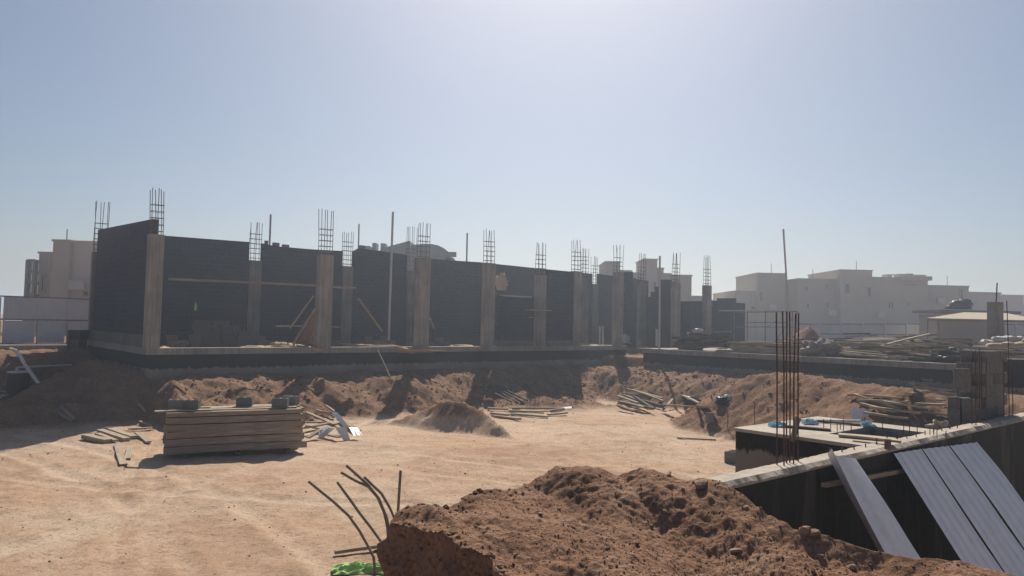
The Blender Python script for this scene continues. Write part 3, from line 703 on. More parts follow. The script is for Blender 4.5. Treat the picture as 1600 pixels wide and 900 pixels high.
tag(MB().box([(a[0]+b_[0])/2,12.55,(atd(1500,576,12.5)[2]+atd(1500,613,12.5)[2])/2],((b_[0]-a[0])*.9,.06,.40)).build('board','block'),'plain grey board standing on the step left of the block pier','board')
MB().stbox(max(ps-.5,4.9),ps+2.6,pt-.6,min(pt+.3,24.26),-2.7,-.762).build('pier_base','concrete',fb_)
# ------------------------------------------------------------------ lumber stack in the yard
c0=atz(262,718,-2.5); c1=atz(474,706,-2.5); sd_=(c1-c0)/np.linalg.norm(c1-c0); sn=np.array([-sd_[1],sd_[0],0]); LN=np.linalg.norm(c1-c0)
for q in (.12,.5,.88):
    p=c0+sd_*LN*q; plank(p+sn*(-.02)+[0,0,.05],p+sn*1.25+[0,0,.05],.1,.1,'short bearer timber under the big lumber stack','timber_dark','bearers under the lumber stack','bearer','timber')
rows=[.20,.20,.19,.19,.18,.13]; z=-2.40
for r_,h_ in enumerate(rows):
    for k_ in range(4):
        j0,j1=random.uniform(-.12,.08),random.uniform(-.1,.1); y=.15+k_*.3+random.uniform(-.01,.01)
        plank(c0+sd_*j0+sn*y+[0,0,z+2.5+h_/2],c1+sd_*j1+sn*y+[0,0,z+2.5+h_/2],.27,h_-.022,'long grey brown timber in the big neat lumber stack in the yard','timber','timbers of the big lumber stack','timber','timber')
    z+=h_
for (a,b_,y) in ((-.1,.30,.25),(.22,.95,.35),(.30,.99,.62),(0,.8,.95),(.45,1.03,1.1)):
    plank(c0+sd_*LN*a+sn*y+[0,0,z+2.515],c0+sd_*LN*b_+sn*y+[0,0,z+2.52],.2,.03,'pale thin board lying loose on top of the lumber stack','timber_pale','loose boards on top of the lumber stack')
z+=.035
lbl=['pair of concrete blocks, left one, on left end of lumber stack','right block of the pair on left end of lumber stack','lone concrete block on the middle of the lumber stack','concrete block near right end of lumber stack, in front','concrete block at far right end of lumber stack, behind']
for (f,y,r_,l) in ((.06,.55,.2,lbl[0]),(.155,.4,.1,lbl[1]),(.56,.75,.15,lbl[2]),(.82,.3,.05,lbl[3]),(.93,.8,-.3,lbl[4])):
    block(c0+sd_*LN*f+sn*y+[0,0,z+2.5],r_,l,'blocks on the lumber stack',(.42,.22,.24))
# ------------------------------------------------------------------ loose timber, by the pixel where it lies
def pp(x0,y0,x1,y1,w_=.12,h_=.045,label='',m='timber_pale',group=None,l0=.03,l1=.03,name='plank'):
    a,b_=hit(x0,y0),hit(x1,y1); a=a+[0,0,l0]; b_=b_+[0,0,l1]; return plank(a,b_,w_,h_,label,m,group,name)
G='planks scattered left of the lumber stack'
for q in [(133,686,169,693,.22,.12),(152,682,180,692,.14,.06),(156,677,198,690,.2,.1),(168,673,210,686,.2,.08),(214,680,232,694,.16,.05),(200,674,238,671,.12,.04),(218,662,238,668,.1,.04)]:
    pp(*q[:4],q[4],q[5],'short weathered plank scattered on the sand left of the lumber stack','timber_pale',G,.08,.06)
pp(183,697,193,728,.17,.04,'pale board lying end on towards the viewer beside lumber stack','timber_pale',G); pp(203,702,199,719,.15,.05,'short stubby pale board beside the lumber stack left end','timber_pale',G)
pp(216,632,228,645,.08,.04,'thin stick on the dark soil above the scattered planks','timber_pale'); pp(95,638,116,657,.12,.05,'upper of two old planks on the shaded left slope','timber',None); pp(88,645,112,659,.12,.05,'lower of two old planks on the shaded left slope','timber',None)
G='planks in the scrap heap right of the lumber stack'
for q in [(478,652,505,660),(494,645,523,655),(476,668,500,664),(480,680,505,676),(504,658,524,666),(508,645,522,653),(481,689,500,686),(478,675,512,668),(500,683,530,690),(530,660,560,680)]:
    pp(*q,.18,.05,'weathered plank in the scrap heap right of the lumber stack','timber_pale' if random.random()<.5 else 'timber',G,random.uniform(.05,.3),random.uniform(.05,.3))
h=hit(535,688); hb=hit(540,690)
def quad_sheet(px,lifts,name,m,label,cat,th_=.01,amp=.0):
    P=[hit(*q)+[0,0,l] for q,l in zip(px,lifts)]
    return sheet((P[0],P[1]),(P[2],P[3]),name,m,label,cat,None,2,amp)
hz=h[1]
def dsheet(px,d,name,m,label,cat,amp=.01,dd=(0,0,0,0)):
    P=[atd(*q,d+e) for q,e in zip(px,dd)]; return sheet((P[0],P[1]),(P[2],P[3]),name,m,label,cat,None,2,amp)
dsheet([(519,645),(527,644),(537,668),(545,667)],hz,'metal_sheet','galv','upper part of a bent grey metal offcut in the scrap heap','metal sheet',.004,(.5,.5,.1,.1))
dsheet([(523,667),(541,668),(538,690),(548,690)],hz,'metal_sheet','galv','upright folded grey metal offcut facing out of the scrap heap','metal sheet',.006,(.15,.1,-.05,0))
dsheet([(500,667),(524,669),(497,684),(503,687)],hz,'metal_sheet','white_plastic','crumpled white sheet at front of the scrap heap','sheet',.01,(.3,.3,-.1,.0))
dsheet([(545,668),(558,668),(552,682),(566,680)],hz,'metal_sheet','galv','small bent metal offcut at right end of the scrap heap','metal sheet',.01,(.4,.5,0,.1))
G='poles lying on the bank behind the sand heap'
for q in [(750,605,800,630),(756,602,812,632),(764,603,820,632),(775,604,824,628),(740,606,765,607)]:
    pp(*q,.07,.06,'dark pole lying aslant on the bank behind the sand heap','timber_dark',G,.06,.06,'pole')
G='planks lying right of the sand heap'
for q in [(762,640,794,643),(768,648,794,653),(795,644,850,646),(798,649,856,654),(800,640,882,640),(856,650,886,649),(860,644,882,643),(770,652,812,658)]:
    pp(*q,.16,.07,'long plank lying on the sand at the bank foot right of the sand heap','timber' if random.random()<.6 else 'timber_pale',G,.06,random.uniform(.05,.12))
dsheet([(879,636),(893,635),(880,639),(894,638)],hit(886,639)[1],'board','white_plastic','small white board lying in the shade at the bank foot','board',.0,(.15,.15,-.15,-.15))
G='planks heaped at the bank foot'
for q in [(965,627,996,638),(968,633,1000,641),(972,617,1030,630),(980,614,1034,627),(990,622,1020,640),(966,640,990,647),(985,640,1022,648),(1000,628,1038,642),(975,621,1012,634),(972,630,1015,645),(995,620,1036,634),(968,636,1005,646)]:
    pp(*q,.16,.06,'long plank in the tangled heap at the foot of the bank','timber' if random.random()<.6 else 'timber_dark',G,random.uniform(.06,.3),random.uniform(.06,.3))
a=hit(1034,645); b_=hit(1118,655)
plank(a+[0,0,.35],b_+[0,0,.42],.2,.06,'long plank propped level on a concrete block at the bank foot','timber',None)
plank(hit(1036,642)+[0,0,.05],hit(1051,632)+[0,0,.25],.1,.05,'short pale stick beside the propped plank','timber_pale',None)
plank(hit(1066,628)+[0,0,.3],hit(1092,645)+[0,0,.35],.1,.05,'slanting pale plank leaning onto the propped plank','timber_pale',None)
block(hit(1109,661),.3,'concrete block standing upright under the propped plank',None,(.2,.2,.36))
plank(hit(1058,685)+[0,0,.03],hit(1118,688)+[0,0,.03],.09,.03,'thin pale lath lying alone on the open sand','timber_pale',None,'lath','lath')
lump('rubbish_bag',hit(1128,632),(.45,.4,.28),'black_tarp','black rubbish bag in the hollow left of the soil bank','bag',None,4,.5)
lump('plastic_scrap',hit(1136,625),(.35,.25,.16),'white_plastic','scrap of white plastic beside the black rubbish bag','plastic scrap',None,6,.6)
lump('plastic_scrap',hit(1080,632),(.8,.5,.35),'black_tarp','dark bundle behind the slanting pale plank','bundle',None,8,.5)
for px,y0,y1,l in ((1137,668,634,'left thin rust brown stake standing in the yard'),(1179,664,630,'right thin rust brown stake, beside the foundation box')):
    p=hit(px,y0); h_=atd(px,y1,p[1])[2]; tag(MB().tube([p-[0,0,.1],[p[0],p[1],h_]],.014,6).build('stake','rust'),l,'stake')
p=hit(1142,722,9,40); block(p+[.1,0,0],.9,'concrete block on the yard against the foundation box',None,(.45,.4,.3))
# right timber by the soil bank
G='planks piled right of the soil bank'
for q in [(1326,624,1410,638),(1334,628,1408,645),(1340,632,1420,641),(1405,628,1475,636),(1420,632,1470,634),(1432,643,1476,646),(1345,640,1400,652),(1360,648,1440,655),(1440,652,1478,655),(1380,645,1450,648),(1350,655,1420,660),(1425,616,1490,622),(1430,610,1488,616),(1425,626,1492,628),(1440,606,1490,610)]:
    pp(*q,.14,.06,'long plank in the timber pile between the soil bank and the block pier','timber_pale' if random.random()<.4 else 'timber',G,random.uniform(.06,.35),random.uniform(.06,.35))
p=hit(1345,662); dsheet([(1329,638),(1360,640),(1331,661),(1358,661)],p[1],'metal_sheet','galv','square grey metal sheet standing at the edge of the timber pile','metal sheet',.006,(.3,.3,0,0))
# things on the foundation box
for (px,py,w_,l,sd) in ((1214,664,.24,'light blue plastic bag, left one behind the tall rebars',1),(1266,660,.22,'light blue plastic bag, middle one beside the long pipe',2),(1355,664,.2,'light blue plastic bag, right one below the metal sheet',3)):
    crumple('plastic_bag',atz(px,py+3,zb),(w_,w_*.7,.09),'blue_plastic',l,'plastic bag','light blue bags on the foundation box',sd)
a,b_=atz(1252,660,zb),atz(1345,661,zb); tag(MB().tube([a+[0,0,.03],b_+[0,0,.03]],.025,8).build('pipe','pvc'),'long pale pipe lying along the back of the foundation box','pipe')
a,b_=atz(1228,668,zb),atz(1298,674,zb); plank(a,b_,.1,.03,'dark rusty board on the foundation box right of the tall rebars','timber_dark',None,lift=.02)
a,b_=atz(1240,657,zb),atz(1345,666,zb); plank(a,b_,.06,.03,'thin dark lath beside the pale pipe on the foundation box','timber_dark',None,'lath','lath',lift=.02)
a,b_=atz(1310,682,zb),atz(1400,690,zb); plank(a,b_,.2,.03,'pale wide board bridging the pit of the foundation box','timber_pale',None,lift=.025)
a,b_=atz(1330,688,zb),atz(1408,697,zb); plank(a,b_,.12,.03,'narrow pale board bridging the pit beside the black wall','timber_pale',None,lift=.06)
p=atz(1387,702,zb); tag(MB().tube([p,p+[0,0,.13]],.04,12).build('pipe','plywood'),'short reddish pipe stub standing by the black wall','pipe')
a=atz(1238,690,zb); b_=atd(1247,652,a[1]+.1); plank(a,b_,.07,.03,'short pale plank standing aslant among the tall rebars','timber',None)
lump('sack',atz(1468,668,zb),(.26,.16,.1),'sack','crumpled beige sack left of the block pier','sack',None,12,.7)
# ------------------------------------------------------------------ on the wing slab
def onslab(x,y,z=0.): return atz(x,y,z)
G='planks strewn on the foundation wing'
def edge_d(px):
    q=ray(px,500)[:2]; e0,e1=ST(23.5,3.25)[:2],ST(23.5,19.2)[:2]; dv=e1-e0
    M_=np.array([[q[0],-dv[0]],[q[1],-dv[1]]]); k_=np.linalg.solve(M_,e0); return k_[0]*q[1]
def onw(px,py,back): d=edge_d(px)+back; return atd(px,py,d)
pk=[(1316,549,1440,559,.8),(1312,546,1380,551,1.2),(1375,541,1445,549,1.8),(1380,549,1455,552,1.0),(1420,552,1455,556,.7),(1325,540,1364,534,2.6),(1330,543,1440,544,2.0),(1400,531,1438,528,4),(1460,528,1504,529,3.5),(1320,554,1420,560,.6),(1360,561,1410,565,.5),(1340,556,1360,558,.7),(1440,536,1520,533,3),(1350,548,1430,546,1.5),(1370,537,1445,542,2.4),(1390,546,1450,540,1.9),(1440,548,1510,546,1.4),(1450,541,1515,540,2),(1460,556,1510,557,.8),(1450,552,1500,551,1.),(1312,552,1345,555,.9),(1395,535,1470,540,2.8),(1410,538,1490,545,2.2),(1335,545,1395,541,2.2),(1325,549,1372,547,1.6),(1400,556,1470,561,.6),(1430,545,1500,538,2.1),(1455,534,1500,537,2.7)]
lump('debris_heap',ST(26.3,11.6,-.03),(3.2,9.5,.45),'dark_debris','low brown heap of soil and debris under the strewn planks on the wing','debris heap',None,61,.25,rz=UANG,n=(48,16))
for (x0,y0,x1,y1,bk) in pk:
    a,b_=onw(x0,y0,bk),onw(x1,y1,bk); a[2]=max(a[2],.03); b_[2]=max(b_[2],.03)
    plank(a,b_,random.uniform(.12,.24),random.uniform(.04,.09),'weathered plank strewn among others on the foundation wing','timber_pale' if random.random()<.55 else 'timber',G)
lump('debris_heap',ST(29.2,14.6,-.03),(3.6,9.0,.80),'dark_debris','higher dark bank of debris behind the strewn planks on the wing','debris heap',None,66,.22,rz=UANG,n=(60,18))
for q in range(90):
    s_,t_=random.uniform(23.9,31),random.uniform(7.2,18.6); L=random.uniform(.8,3.4); an=random.gauss(-.9,.5); z_=random.uniform(.04,.30)+.35*math.exp(-((s_-26.3)/1.5)**2)+(.7*math.exp(-((s_-29.2)/1.3)**2) if 11.2<t_<17.8 else 0)
    a=ST(s_,t_,z_+random.uniform(-.03,.12)); b_=a+np.array([math.cos(an)*L,math.sin(an)*L,random.uniform(-.05,.16)]); 
    if st(b_)[0]<23.7: continue
    b_[2]=max(b_[2],.04); plank(a,b_,random.uniform(.08,.2),random.uniform(.04,.09),'weathered plank strewn among others on the foundation wing',random.choice(['timber_pale','timber','timber','timber_dark']),G)
plank(onw(1378,540,2.2),onw(1452,522,4.2),.14,.05,'long pale plank rising aslant above the others on the foundation wing','timber_pale',None)
for q in range(26):
    x=random.uniform(1440,1525); y=random.uniform(540,562); bk=.5+(562-y)*.09; L=random.uniform(14,34); a,b_=onw(x-L/2,y+random.uniform(-4,3),bk),onw(x+L/2,y+random.uniform(-3,5),bk); a[2]=max(a[2],.03); b_[2]=max(b_[2],.03)
    plank(a,b_,.14,.05,'short broken board in the dark scrap at near end of the wing','timber_dark' if q%3 else 'timber_pale','scrap boards at the near end of the wing')
for q,(x0,y0,x1,y1,bk) in enumerate([(1142,548,1262,553,.7),(1144,542,1262,547,.8),(1146,537,1258,541,.9),(1150,545,1255,549,1.2)]):
    plank(onw(x0,y0,bk),onw(x1,y1,bk),.35,.15,'long grey timber stacked on the foundation wing below the scaffold','timber','long timbers stacked behind the black bundle')
for q in range(15):
    x=1064+(q%5)*9+random.uniform(-3,3); lv=q//5; y=541-lv*7; bk=1.2+random.uniform(-.4,.5); a,b_=onw(x-10,y+random.uniform(0,3),bk),onw(x+40,y-2+random.uniform(-2,2),bk); a[2]=max(a[2],.05); b_[2]=max(b_[2],.05)
    plank(a,b_,.3,.11,'dark formwork board in the pile beside the last tall column','timber_dark','dark formwork boards piled on the wing')
plank(onw(1092,519,1.4),onw(1142,518,1.4),.16,.05,'pale plank on top of the dark formwork pile','timber_pale',None)
lump('tarp_heap',onw(1078,544,1.6)*[1,1,0],(1.3,.9,.8),'black_tarp','black plastic heap at left end of the dark formwork pile','tarp',None,14,.5)
lump('white_cloth',onw(1091,520,1.3),(.5,.35,.22),'white_plastic','crumpled white cloth on top of the dark formwork pile','cloth',None,15,.5)
lump('sand_heap',onw(1142,548,.6)*[1,1,0],(1.3,.6,.18),'concrete_pale','small pale heap of sand on the wing edge','sand heap',None,17,.4)
lump('tarp_heap',onw(1495,566,1.1)*[1,1,0],(1.6,1.1,.5),'black_tarp','dark heap of crumpled sheeting at near end of the foundation wing','tarp',None,19,.5)
lump('tarp_heap',onw(1448,560,1.2)*[1,1,0],(.9,.7,.34),'rubble','grey crumpled heap beside the dark sheeting on the foundation wing','heap',None,20,.6)
# rubble heap
p=onw(1285,556,1.3)*[1,1,0]; hp=lump('rubble_heap',p,(1.7,1.3,.72),'rubble','grey rubble heap of broken concrete in front of the red sand pile','rubble heap',None,23,.35,n=(40,20))
for q in range(60):
    a=random.uniform(0,6.28); r_=random.random()**.5; c=p+np.array([math.cos(a)*r_*.95,math.sin(a)*r_*.7,.66*(1-r_**1.5)])
    rock(c,random.uniform(.05,.12),'broken concrete lump on the grey rubble heap','lumps on the rubble heap')
# red sand pile (behind the wing)
p=atd(1258,537,43); vs=[];fs=[]
for j_ in range(17):
    f=j_/16
    for i_ in range(40):
        an=2*math.pi*i_/40; rr=f*(2.0+.25*math.sin(an*2+1)+.12*math.sin(an*5)); zz_=1.75*(1-f)**1.05-.12*math.exp(-(f/.12)**2)+.05*math.sin(an*7+f*9)*f
        vs.append((p[0]+rr*math.cos(an)+.25*(1-f),p[1]+rr*math.sin(an),-.25+zz_))
for j_ in range(16):
    for i_ in range(40): q=j_*40+i_; w_=j_*40+(i_+1)%40; fs.append((q,q+40,w_+40,w_))
tag(MB().add(vs,fs).build('sand_pile','red_sand',smooth=True),'reddish brown conical sand pile behind the grey rubble','sand pile')
# scaffold trestle
sc=thing('scaffold','low metal work scaffold with a white board on top','scaffold',atd(1190,538,46)*[1,1,0])
dS=42.5
def S3(x,y,d=dS): return atd(x,y,d)
for (x,d) in ((1147,dS),(1196,dS),(1213,dS),(1238,dS),(1168,dS+1.6),(1230,dS+1.6),(1245,dS+1.6)):
    a=S3(x,486,d); MB().tube([[a[0],a[1],0.0],a],.035,6).build('leg','steel',sc)
for (x0,y0,x1,y1) in ((1147,488,1245,487),(1147,511,1240,511),(1165,504,1230,504)): MB().tube([S3(x0,y0),S3(x1,y1)],.03,6).build('rail','steel',sc)
for (x0,y0,x1,y1) in ((1215,528,1238,497),(1196,512,1213,500)): MB().tube([S3(x0,y0),S3(x1,y1)],.025,6).build('brace','steel',sc)
a,b_=S3(1131,486),S3(1193,486); MB().bar(a+[0,.5,.03],b_+[0,.5,.03],.9,.05).build('deck_board','white_plastic',sc)
lump('sack',onslab(1219,540)*[1,1,0]+[0,0,0],(.6,.5,.5),'sack','beige sack at the foot of the low scaffold','sack',None,31,.5)
# poles
def pole(x0,y0,x1,y1,d,r,m,l,z0=None):
    b_=atd(x1,y1,d); a=atd(x0,y0,d); 
    if z0 is not None: b_[2]=z0
    return tag(MB().tube([b_,a],r,10).build('pole',m),l,'pole')
pole(614,331,607.5,519,38.5,.06,'pvc','tall white plastic pipe standing upright inside the unfinished building',0.0)
pole(423,335,421,382,44,.055,'steel','thin pole above the wall right of the second rebar cage',-.3)
pole(561,350,561,385,52,.05,'steel','thin pole above the wall left of the tall white pipe',-.3)
pole(730,364,730,410,52,.055,'steel','thin lone pole above the long wall right of the white pipe',-.3)
pole(1031,400,1030,544,39.3,.055,'pvc','tall white pole standing on the inner end of the foundation wing',0.0)
pole(1224,358,1236,545,36,.045,'pvc','tallest leaning pole rising above the low scaffold',0.0)
a=onslab(1026,541); tag(MB().tube([a,atd(1026,514,a[1])],.07,8).build('pipe','pvc'),'short fat pipe stub beside the tall white pole','pipe')
G='short pipes standing on the slab'
for x in (937,942): a=onslab(x,537.5); tag(MB().tube([a,atd(x,510,a[1])],.05,8).build('pipe','pvc'),'one of two short white pipes standing side by side on the slab',"pipe",G)
# white bags, column at right
G='white cement bags stacked at the right edge'
zc=0.
for q,(x,y,ww) in enumerate([(1545,532,26),(1562,527,22),(1578,526,22),(1594,527,22),(1555,538,24),(1574,536,24),(1592,536,24),(1612,530,24),(1608,538,24)]):
    p=atd(x,y+6,20.5 if q<4 else 20.2); lump('cement_bag',p-[0,0,.02],(ww/1156*21*1.1,.32,.16),'white_plastic' if q<4 else 'sack','white cement bag on the pallet stack at right edge' if q<4 else 'dusty bag in the lower layer of the bag stack',"bag",G if q<4 else 'lower bags of the bag stack',40+q,.22)
p=atd(1592,560,20.4); 
tag(MB().box([p[0]+.1,p[1]+.1,.12],(1.3,.9,.76)).build('wrapped_pallet','black_tarp'),'dark wrapped pallet carrying the white bags','pallet')
rc=thing('concrete_column','lone concrete column at the right with a bar on top, before the canopy','column',atd(1555,530,33)*[1,1,0]+[0,0,-.3])
p=atd(1555,500,33); zt_=atd(1555,472,33)[2]; MB().box([p[0],p[1],(zt_-.3)/2],(.48,.4,zt_+.3)).build('shaft','concrete',rc)
a=atd(1558,442,33); MB().tube([[p[0]+.05,p[1],zt_-.05],a],.03,6).build('rebar','rebar',rc); MB().tube([[p[0]+.12,p[1]+.1,zt_-.05],[p[0]+.12,p[1]+.1,zt_+.4]],.02,5).build('rebar','rebar',rc)
# ------------------------------------------------------------------ inside the building
def ins(x,y,t): p=onpl(x,y,A0+DV*t,DV); return p
def plk(x0,y0,x1,y1,t,w_,h_,l,m='timber',name='plank',cat='plank',g=None): return plank(ins(x0,y0,t),ins(x1,y1,t),w_,h_,l,m,g,name,cat)
plk(262,436,492,446,-.9,.1,.09,'long horizontal rail plank across the two left bays of the unfinished building','timber',"rail",'rail'); plk(518,448,556,450,-.9,.1,.09,'short rail plank continuing right of the second front column','timber','rail','rail')
plk(458,538,492,482,-.7,.12,.07,'thick diagonal prop left of the second front column','timber','prop','prop'); plk(453,513,490,462,-1.6,.08,.06,'thin upper diagonal prop left of the second front column','timber','prop','prop')
plk(481,536,492,516,-.5,.08,.05,'short diagonal prop at the foot of the second front column','timber','prop','prop')
plk(560,467,597,518,-3.,.1,.08,'diagonal prop leaning inside the third bay','timber','prop','prop'); plk(672,497,678,514,-1.,.1,.05,'short prop leaning beside the third front column','timber','prop','prop')
a=[ins(463,538,-.62),ins(492,487,-.62),ins(492,538,-.62)]
tag(MB().prism(a,DV*-.03).build('plywood_sheet','plywood'),'reddish triangular plywood sheet left of the second front column','plywood')
plk(430,510,530,511,-2.,.2,.05,'low horizontal plank inside behind the second front column','timber')
# trestle table
tt=thing('trestle','small wooden trestle with flat top beside the fifth front column','trestle',ST(facade(842,538,.25)[0],.25,0))
MB().bar(ins(824,484,-.0+.35),ins(859,485,.35),.3,.05).build('top_board','timber_pale',tt)
for x in (836,852): a=ins(x,486,.3); MB().bar([a[0],a[1],-.1+.1],a,.06,.06).build('leg','timber',tt)
MB().bar(ins(824,496,.3),ins(836,496,.3),.05,.04).build('rail','timber',tt)
# cloths
p=ins(783,443,-.05); lump('sack',p-[0,0,.35],(.55,.25,.8),'sack','beige sack hung on the wall right of the fourth front column','sack',None,51,.6)
p=ins(806,463,-.2); s_,zz_=facade(806,464,-.2); tag(MB().stbox(s_-1.,s_+1.,-.32,-.08,zz_,zz_+.06).build('plastic_strip','white_plastic'),'white plastic strip lying along the top of a low wall','plastic strip')
s_,zz_=facade(306,479,REAR+.2)
b=MB(); b.add([ST(s_-.05,REAR+.16,zz_-.2),ST(s_+.07,REAR+.16,zz_-.2),ST(s_+.06,REAR+.16,zz_+.05),ST(s_+.0,REAR+.16,zz_+.22),ST(s_-.04,REAR+.16,zz_+.1)]+[ST(s_-.05,REAR+.12,zz_-.2),ST(s_+.07,REAR+.12,zz_-.2),ST(s_+.06,REAR+.12,zz_+.05),ST(s_+.0,REAR+.12,zz_+.22),ST(s_-.04,REAR+.12,zz_+.1)],[(0,1,2,3,4),(9,8,7,6,5)]+[(i_,i_+5,(i_+1)%5+5,(i_+1)%5) for i_ in range(5)])
tag(b.build('hi_vis_cloth','hivis'),'small yellow green cloth hanging on the dark back wall of the first bay','cloth')
for x,y,r_,l in ((431,383,.3,'loose block lying on the wall top right of the thin pole'),(446,386,.1,'second loose block on the wall top, nearer the second front column'),(416,380,1.2,'small loose block on the wall top by the rear cage'),(566,387,.2,'loose block on the raised wall top right of the rear cage'),(700,406,.5,'loose block on the long wall top right of the third front column')):
    s_,zz_=facade(x,y,REAR); block(ST(s_,REAR,zz_-.06),UANG+r_,l,None,(.32,.18,.18))
# block piles on the floor
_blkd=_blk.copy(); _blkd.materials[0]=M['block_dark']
def pile(s,t,nx_,ny_,nz_,lab_,g):
    for z_ in range(nz_):
        for y_ in range(ny_):
            for x_ in range(nx_):
                if z_==nz_-1 and random.random()<.35: continue
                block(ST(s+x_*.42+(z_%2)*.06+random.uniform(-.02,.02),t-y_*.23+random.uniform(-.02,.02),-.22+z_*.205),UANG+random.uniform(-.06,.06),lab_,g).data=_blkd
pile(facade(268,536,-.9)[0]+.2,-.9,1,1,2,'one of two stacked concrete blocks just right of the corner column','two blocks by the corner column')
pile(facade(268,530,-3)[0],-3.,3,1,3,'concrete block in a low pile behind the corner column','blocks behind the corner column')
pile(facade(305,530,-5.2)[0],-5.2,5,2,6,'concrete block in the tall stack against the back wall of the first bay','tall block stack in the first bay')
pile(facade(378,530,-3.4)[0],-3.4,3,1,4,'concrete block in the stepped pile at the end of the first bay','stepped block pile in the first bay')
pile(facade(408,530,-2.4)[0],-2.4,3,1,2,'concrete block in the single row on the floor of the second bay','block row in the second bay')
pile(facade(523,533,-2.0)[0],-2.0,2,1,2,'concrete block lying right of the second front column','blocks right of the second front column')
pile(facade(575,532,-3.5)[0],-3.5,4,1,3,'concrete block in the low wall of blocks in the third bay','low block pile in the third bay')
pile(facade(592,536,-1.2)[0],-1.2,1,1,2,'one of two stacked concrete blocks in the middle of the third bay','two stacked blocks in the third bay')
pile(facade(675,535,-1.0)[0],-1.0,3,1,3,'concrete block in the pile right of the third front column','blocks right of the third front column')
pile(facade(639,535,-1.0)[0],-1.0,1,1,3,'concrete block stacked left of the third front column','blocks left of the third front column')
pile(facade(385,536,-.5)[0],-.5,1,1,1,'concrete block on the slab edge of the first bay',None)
lump('sand_heap',ST(facade(450,540,-.9)[0],-.95,-.27),(2.6,.9,.36),'heap_sand','pale sand heap on the slab edge left of the second front column','sand heap',None,71,.4)
lump('sand_heap',ST(facade(590,540,-.9)[0],-.95,-.27),(5.4,1.0,.31),'heap_sand','long low sand heap on the slab edge of the third bay','sand heap',None,72,.5)
for x_,w_,h_,l in ((258,.9,.30,'little pale sand heap just right of the corner column'),(412,2.0,.29,'low pale sand heap behind the beam in the second bay'),(705,2.6,.31,'low pale sand heap behind the beam right of the third front column'),(925,2.2,.33,'low pale sand heap behind the two short white pipes')): lump('sand_heap',ST(facade(x_,540,-.9)[0],-.95,-.27),(w_,.9,h_),'heap_sand',l,'sand heap',None,int(x_),.4)
lump('plastic_scrap',onslab(975,537),(.9,.6,.45),'white_plastic','crumpled white sheet at the inner corner of the slab','plastic scrap',None,73,.7)
a=ST(facade(590,549,.06)[0],.06,-.1); tag(MB().tube([a,hit(612,594),],.025,6).build('pole','timber'),'thin pole leaning on the slab edge down to the soil bank','pole')
# ------------------------------------------------------------------ left side: hoarding, tank, pipes
hd=thing('hoarding_fence','pale grey site hoarding fence of flat panels behind the left soil bank','fence',atd(70,540,36)*[1,1,0]+[0,0,-.45])
xs=[-70,-35,4,57,104,150,190]
dF=[33.5,34.3,35,36,37,38,38.8]
for q in range(len(xs)-1):
    for (ya,yb,gap) in ((463 if q<3 else 466,500,.01),(501,536,.06)):
        a,b_=atd(xs[q],500,dF[q]),atd(xs[q+1],500,dF[q+1]); d=(b_-a); d[2]=0; L=np.linalg.norm(d); d/=L; g_=gap
        if q==1 and ya<490: g_=.09
        za,zb_=atd(xs[q],yb,dF[q])[2],atd(xs[q],ya,dF[q])[2]; a=a+d*g_; b_=b_-d*g_; nn=np.array([-d[1],d[0],0]); n=16; vs=[]; fs=[]
        za=max(za,-.40)
        for i_ in range(n+1):
            f=i_/n; o_=.012*(i_%2)
            for z_ in (za,zb_): vs.append([*(a+(b_-a)*f)[:2]+(-nn*o_)[:2],z_])
            for z_ in (za,zb_): vs.append([*(a+(b_-a)*f)[:2]+(nn*.02)[:2],z_])
        for i_ in range(n): k_=i_*4; fs+=[(k_,k_+4,k_+5,k_+1),(k_+2,k_+3,k_+7,k_+6),(k_+1,k_+5,k_+7,k_+3),(k_,k_+2,k_+6,k_+4)]
        fs+=[(0,1,3,2),(n*4,n*4+2,n*4+3,n*4+1)]
        MB().add(vs,fs).build('panel','hoarding',hd)
    a=atd(xs[q],500,dF[q])+[0,.08,0]; MB().tube([[a[0],a[1],-.5],[a[0],a[1],1.95 if q!=2 else 1.6]],.03,6).build('post','hoarding_frame',hd)
    a,b_=atd(xs[q],500,dF[q]),atd(xs[q+1],500,dF[q+1])
    for z_ in (.84,1.93): MB().bar([a[0],a[1]-.02,z_],[b_[0],b_[1]-.02,z_],.05,.06).build('rail','hoarding_frame',hd)
a,b_=atd(-20,540,31.0),atd(108,540,33.0); tag(MB().bar([a[0],a[1],-.36],[b_[0],b_[1],-.36],.5,.3).build('kerb','concrete_pale'),'sunlit pale concrete kerb along the foot of the hoarding','kerb')
p=atd(121,540,33); b=thing('pallet_stack','dark upright crate standing before the hoarding at the building corner','crate',[p[0],p[1],-.6])
MB().box([p[0],p[1],.25],(.6,.6,.42)).build('box','black_tarp',b); MB().box([p[0],p[1],-.28],(.55,.55,.64)).build('base','concrete_dark',b)
for q in (-.24,.24): MB().box([p[0]+q,p[1]-.31,.0],(.06,.03,.9)).build('batten','timber_dark',b)
tk=thing('water_tank','black plastic drum with a pale lid behind the left soil slope','drum',atd(28,612,27.5)+[0,0,-.3])
p=atd(28,612,27.5); z1=atd(28,582,27.5)[2]; MB().tube([[p[0],p[1],p[2]-.3],[p[0],p[1],z1-.05],[p[0],p[1],z1]],.36,20).build('drum','black_tarp',tk)
MB().tube([[p[0],p[1],z1],[p[0],p[1],z1+.04]],.38,20).build('lid','pvc',tk)
a=atd(27,574,27.5); b_=atd(112,570.5,29); tag(MB().tube([[a[0],a[1],z1+.04],a],.05,8).tube([a,b_],.035,8).build('pipe','pvc'),'pale pipe running level from the black drum to the soil bank','pipe')
tag(MB().tube([atd(16,545,29.5),atd(24,547,29),atd(31,555,28),atd(38,568,27),atd(50,585,26.8),atd(66,607,26.2)],.06,8).build('hose','pvc'),'pale curved pipe sloping down behind the black drum','pipe')
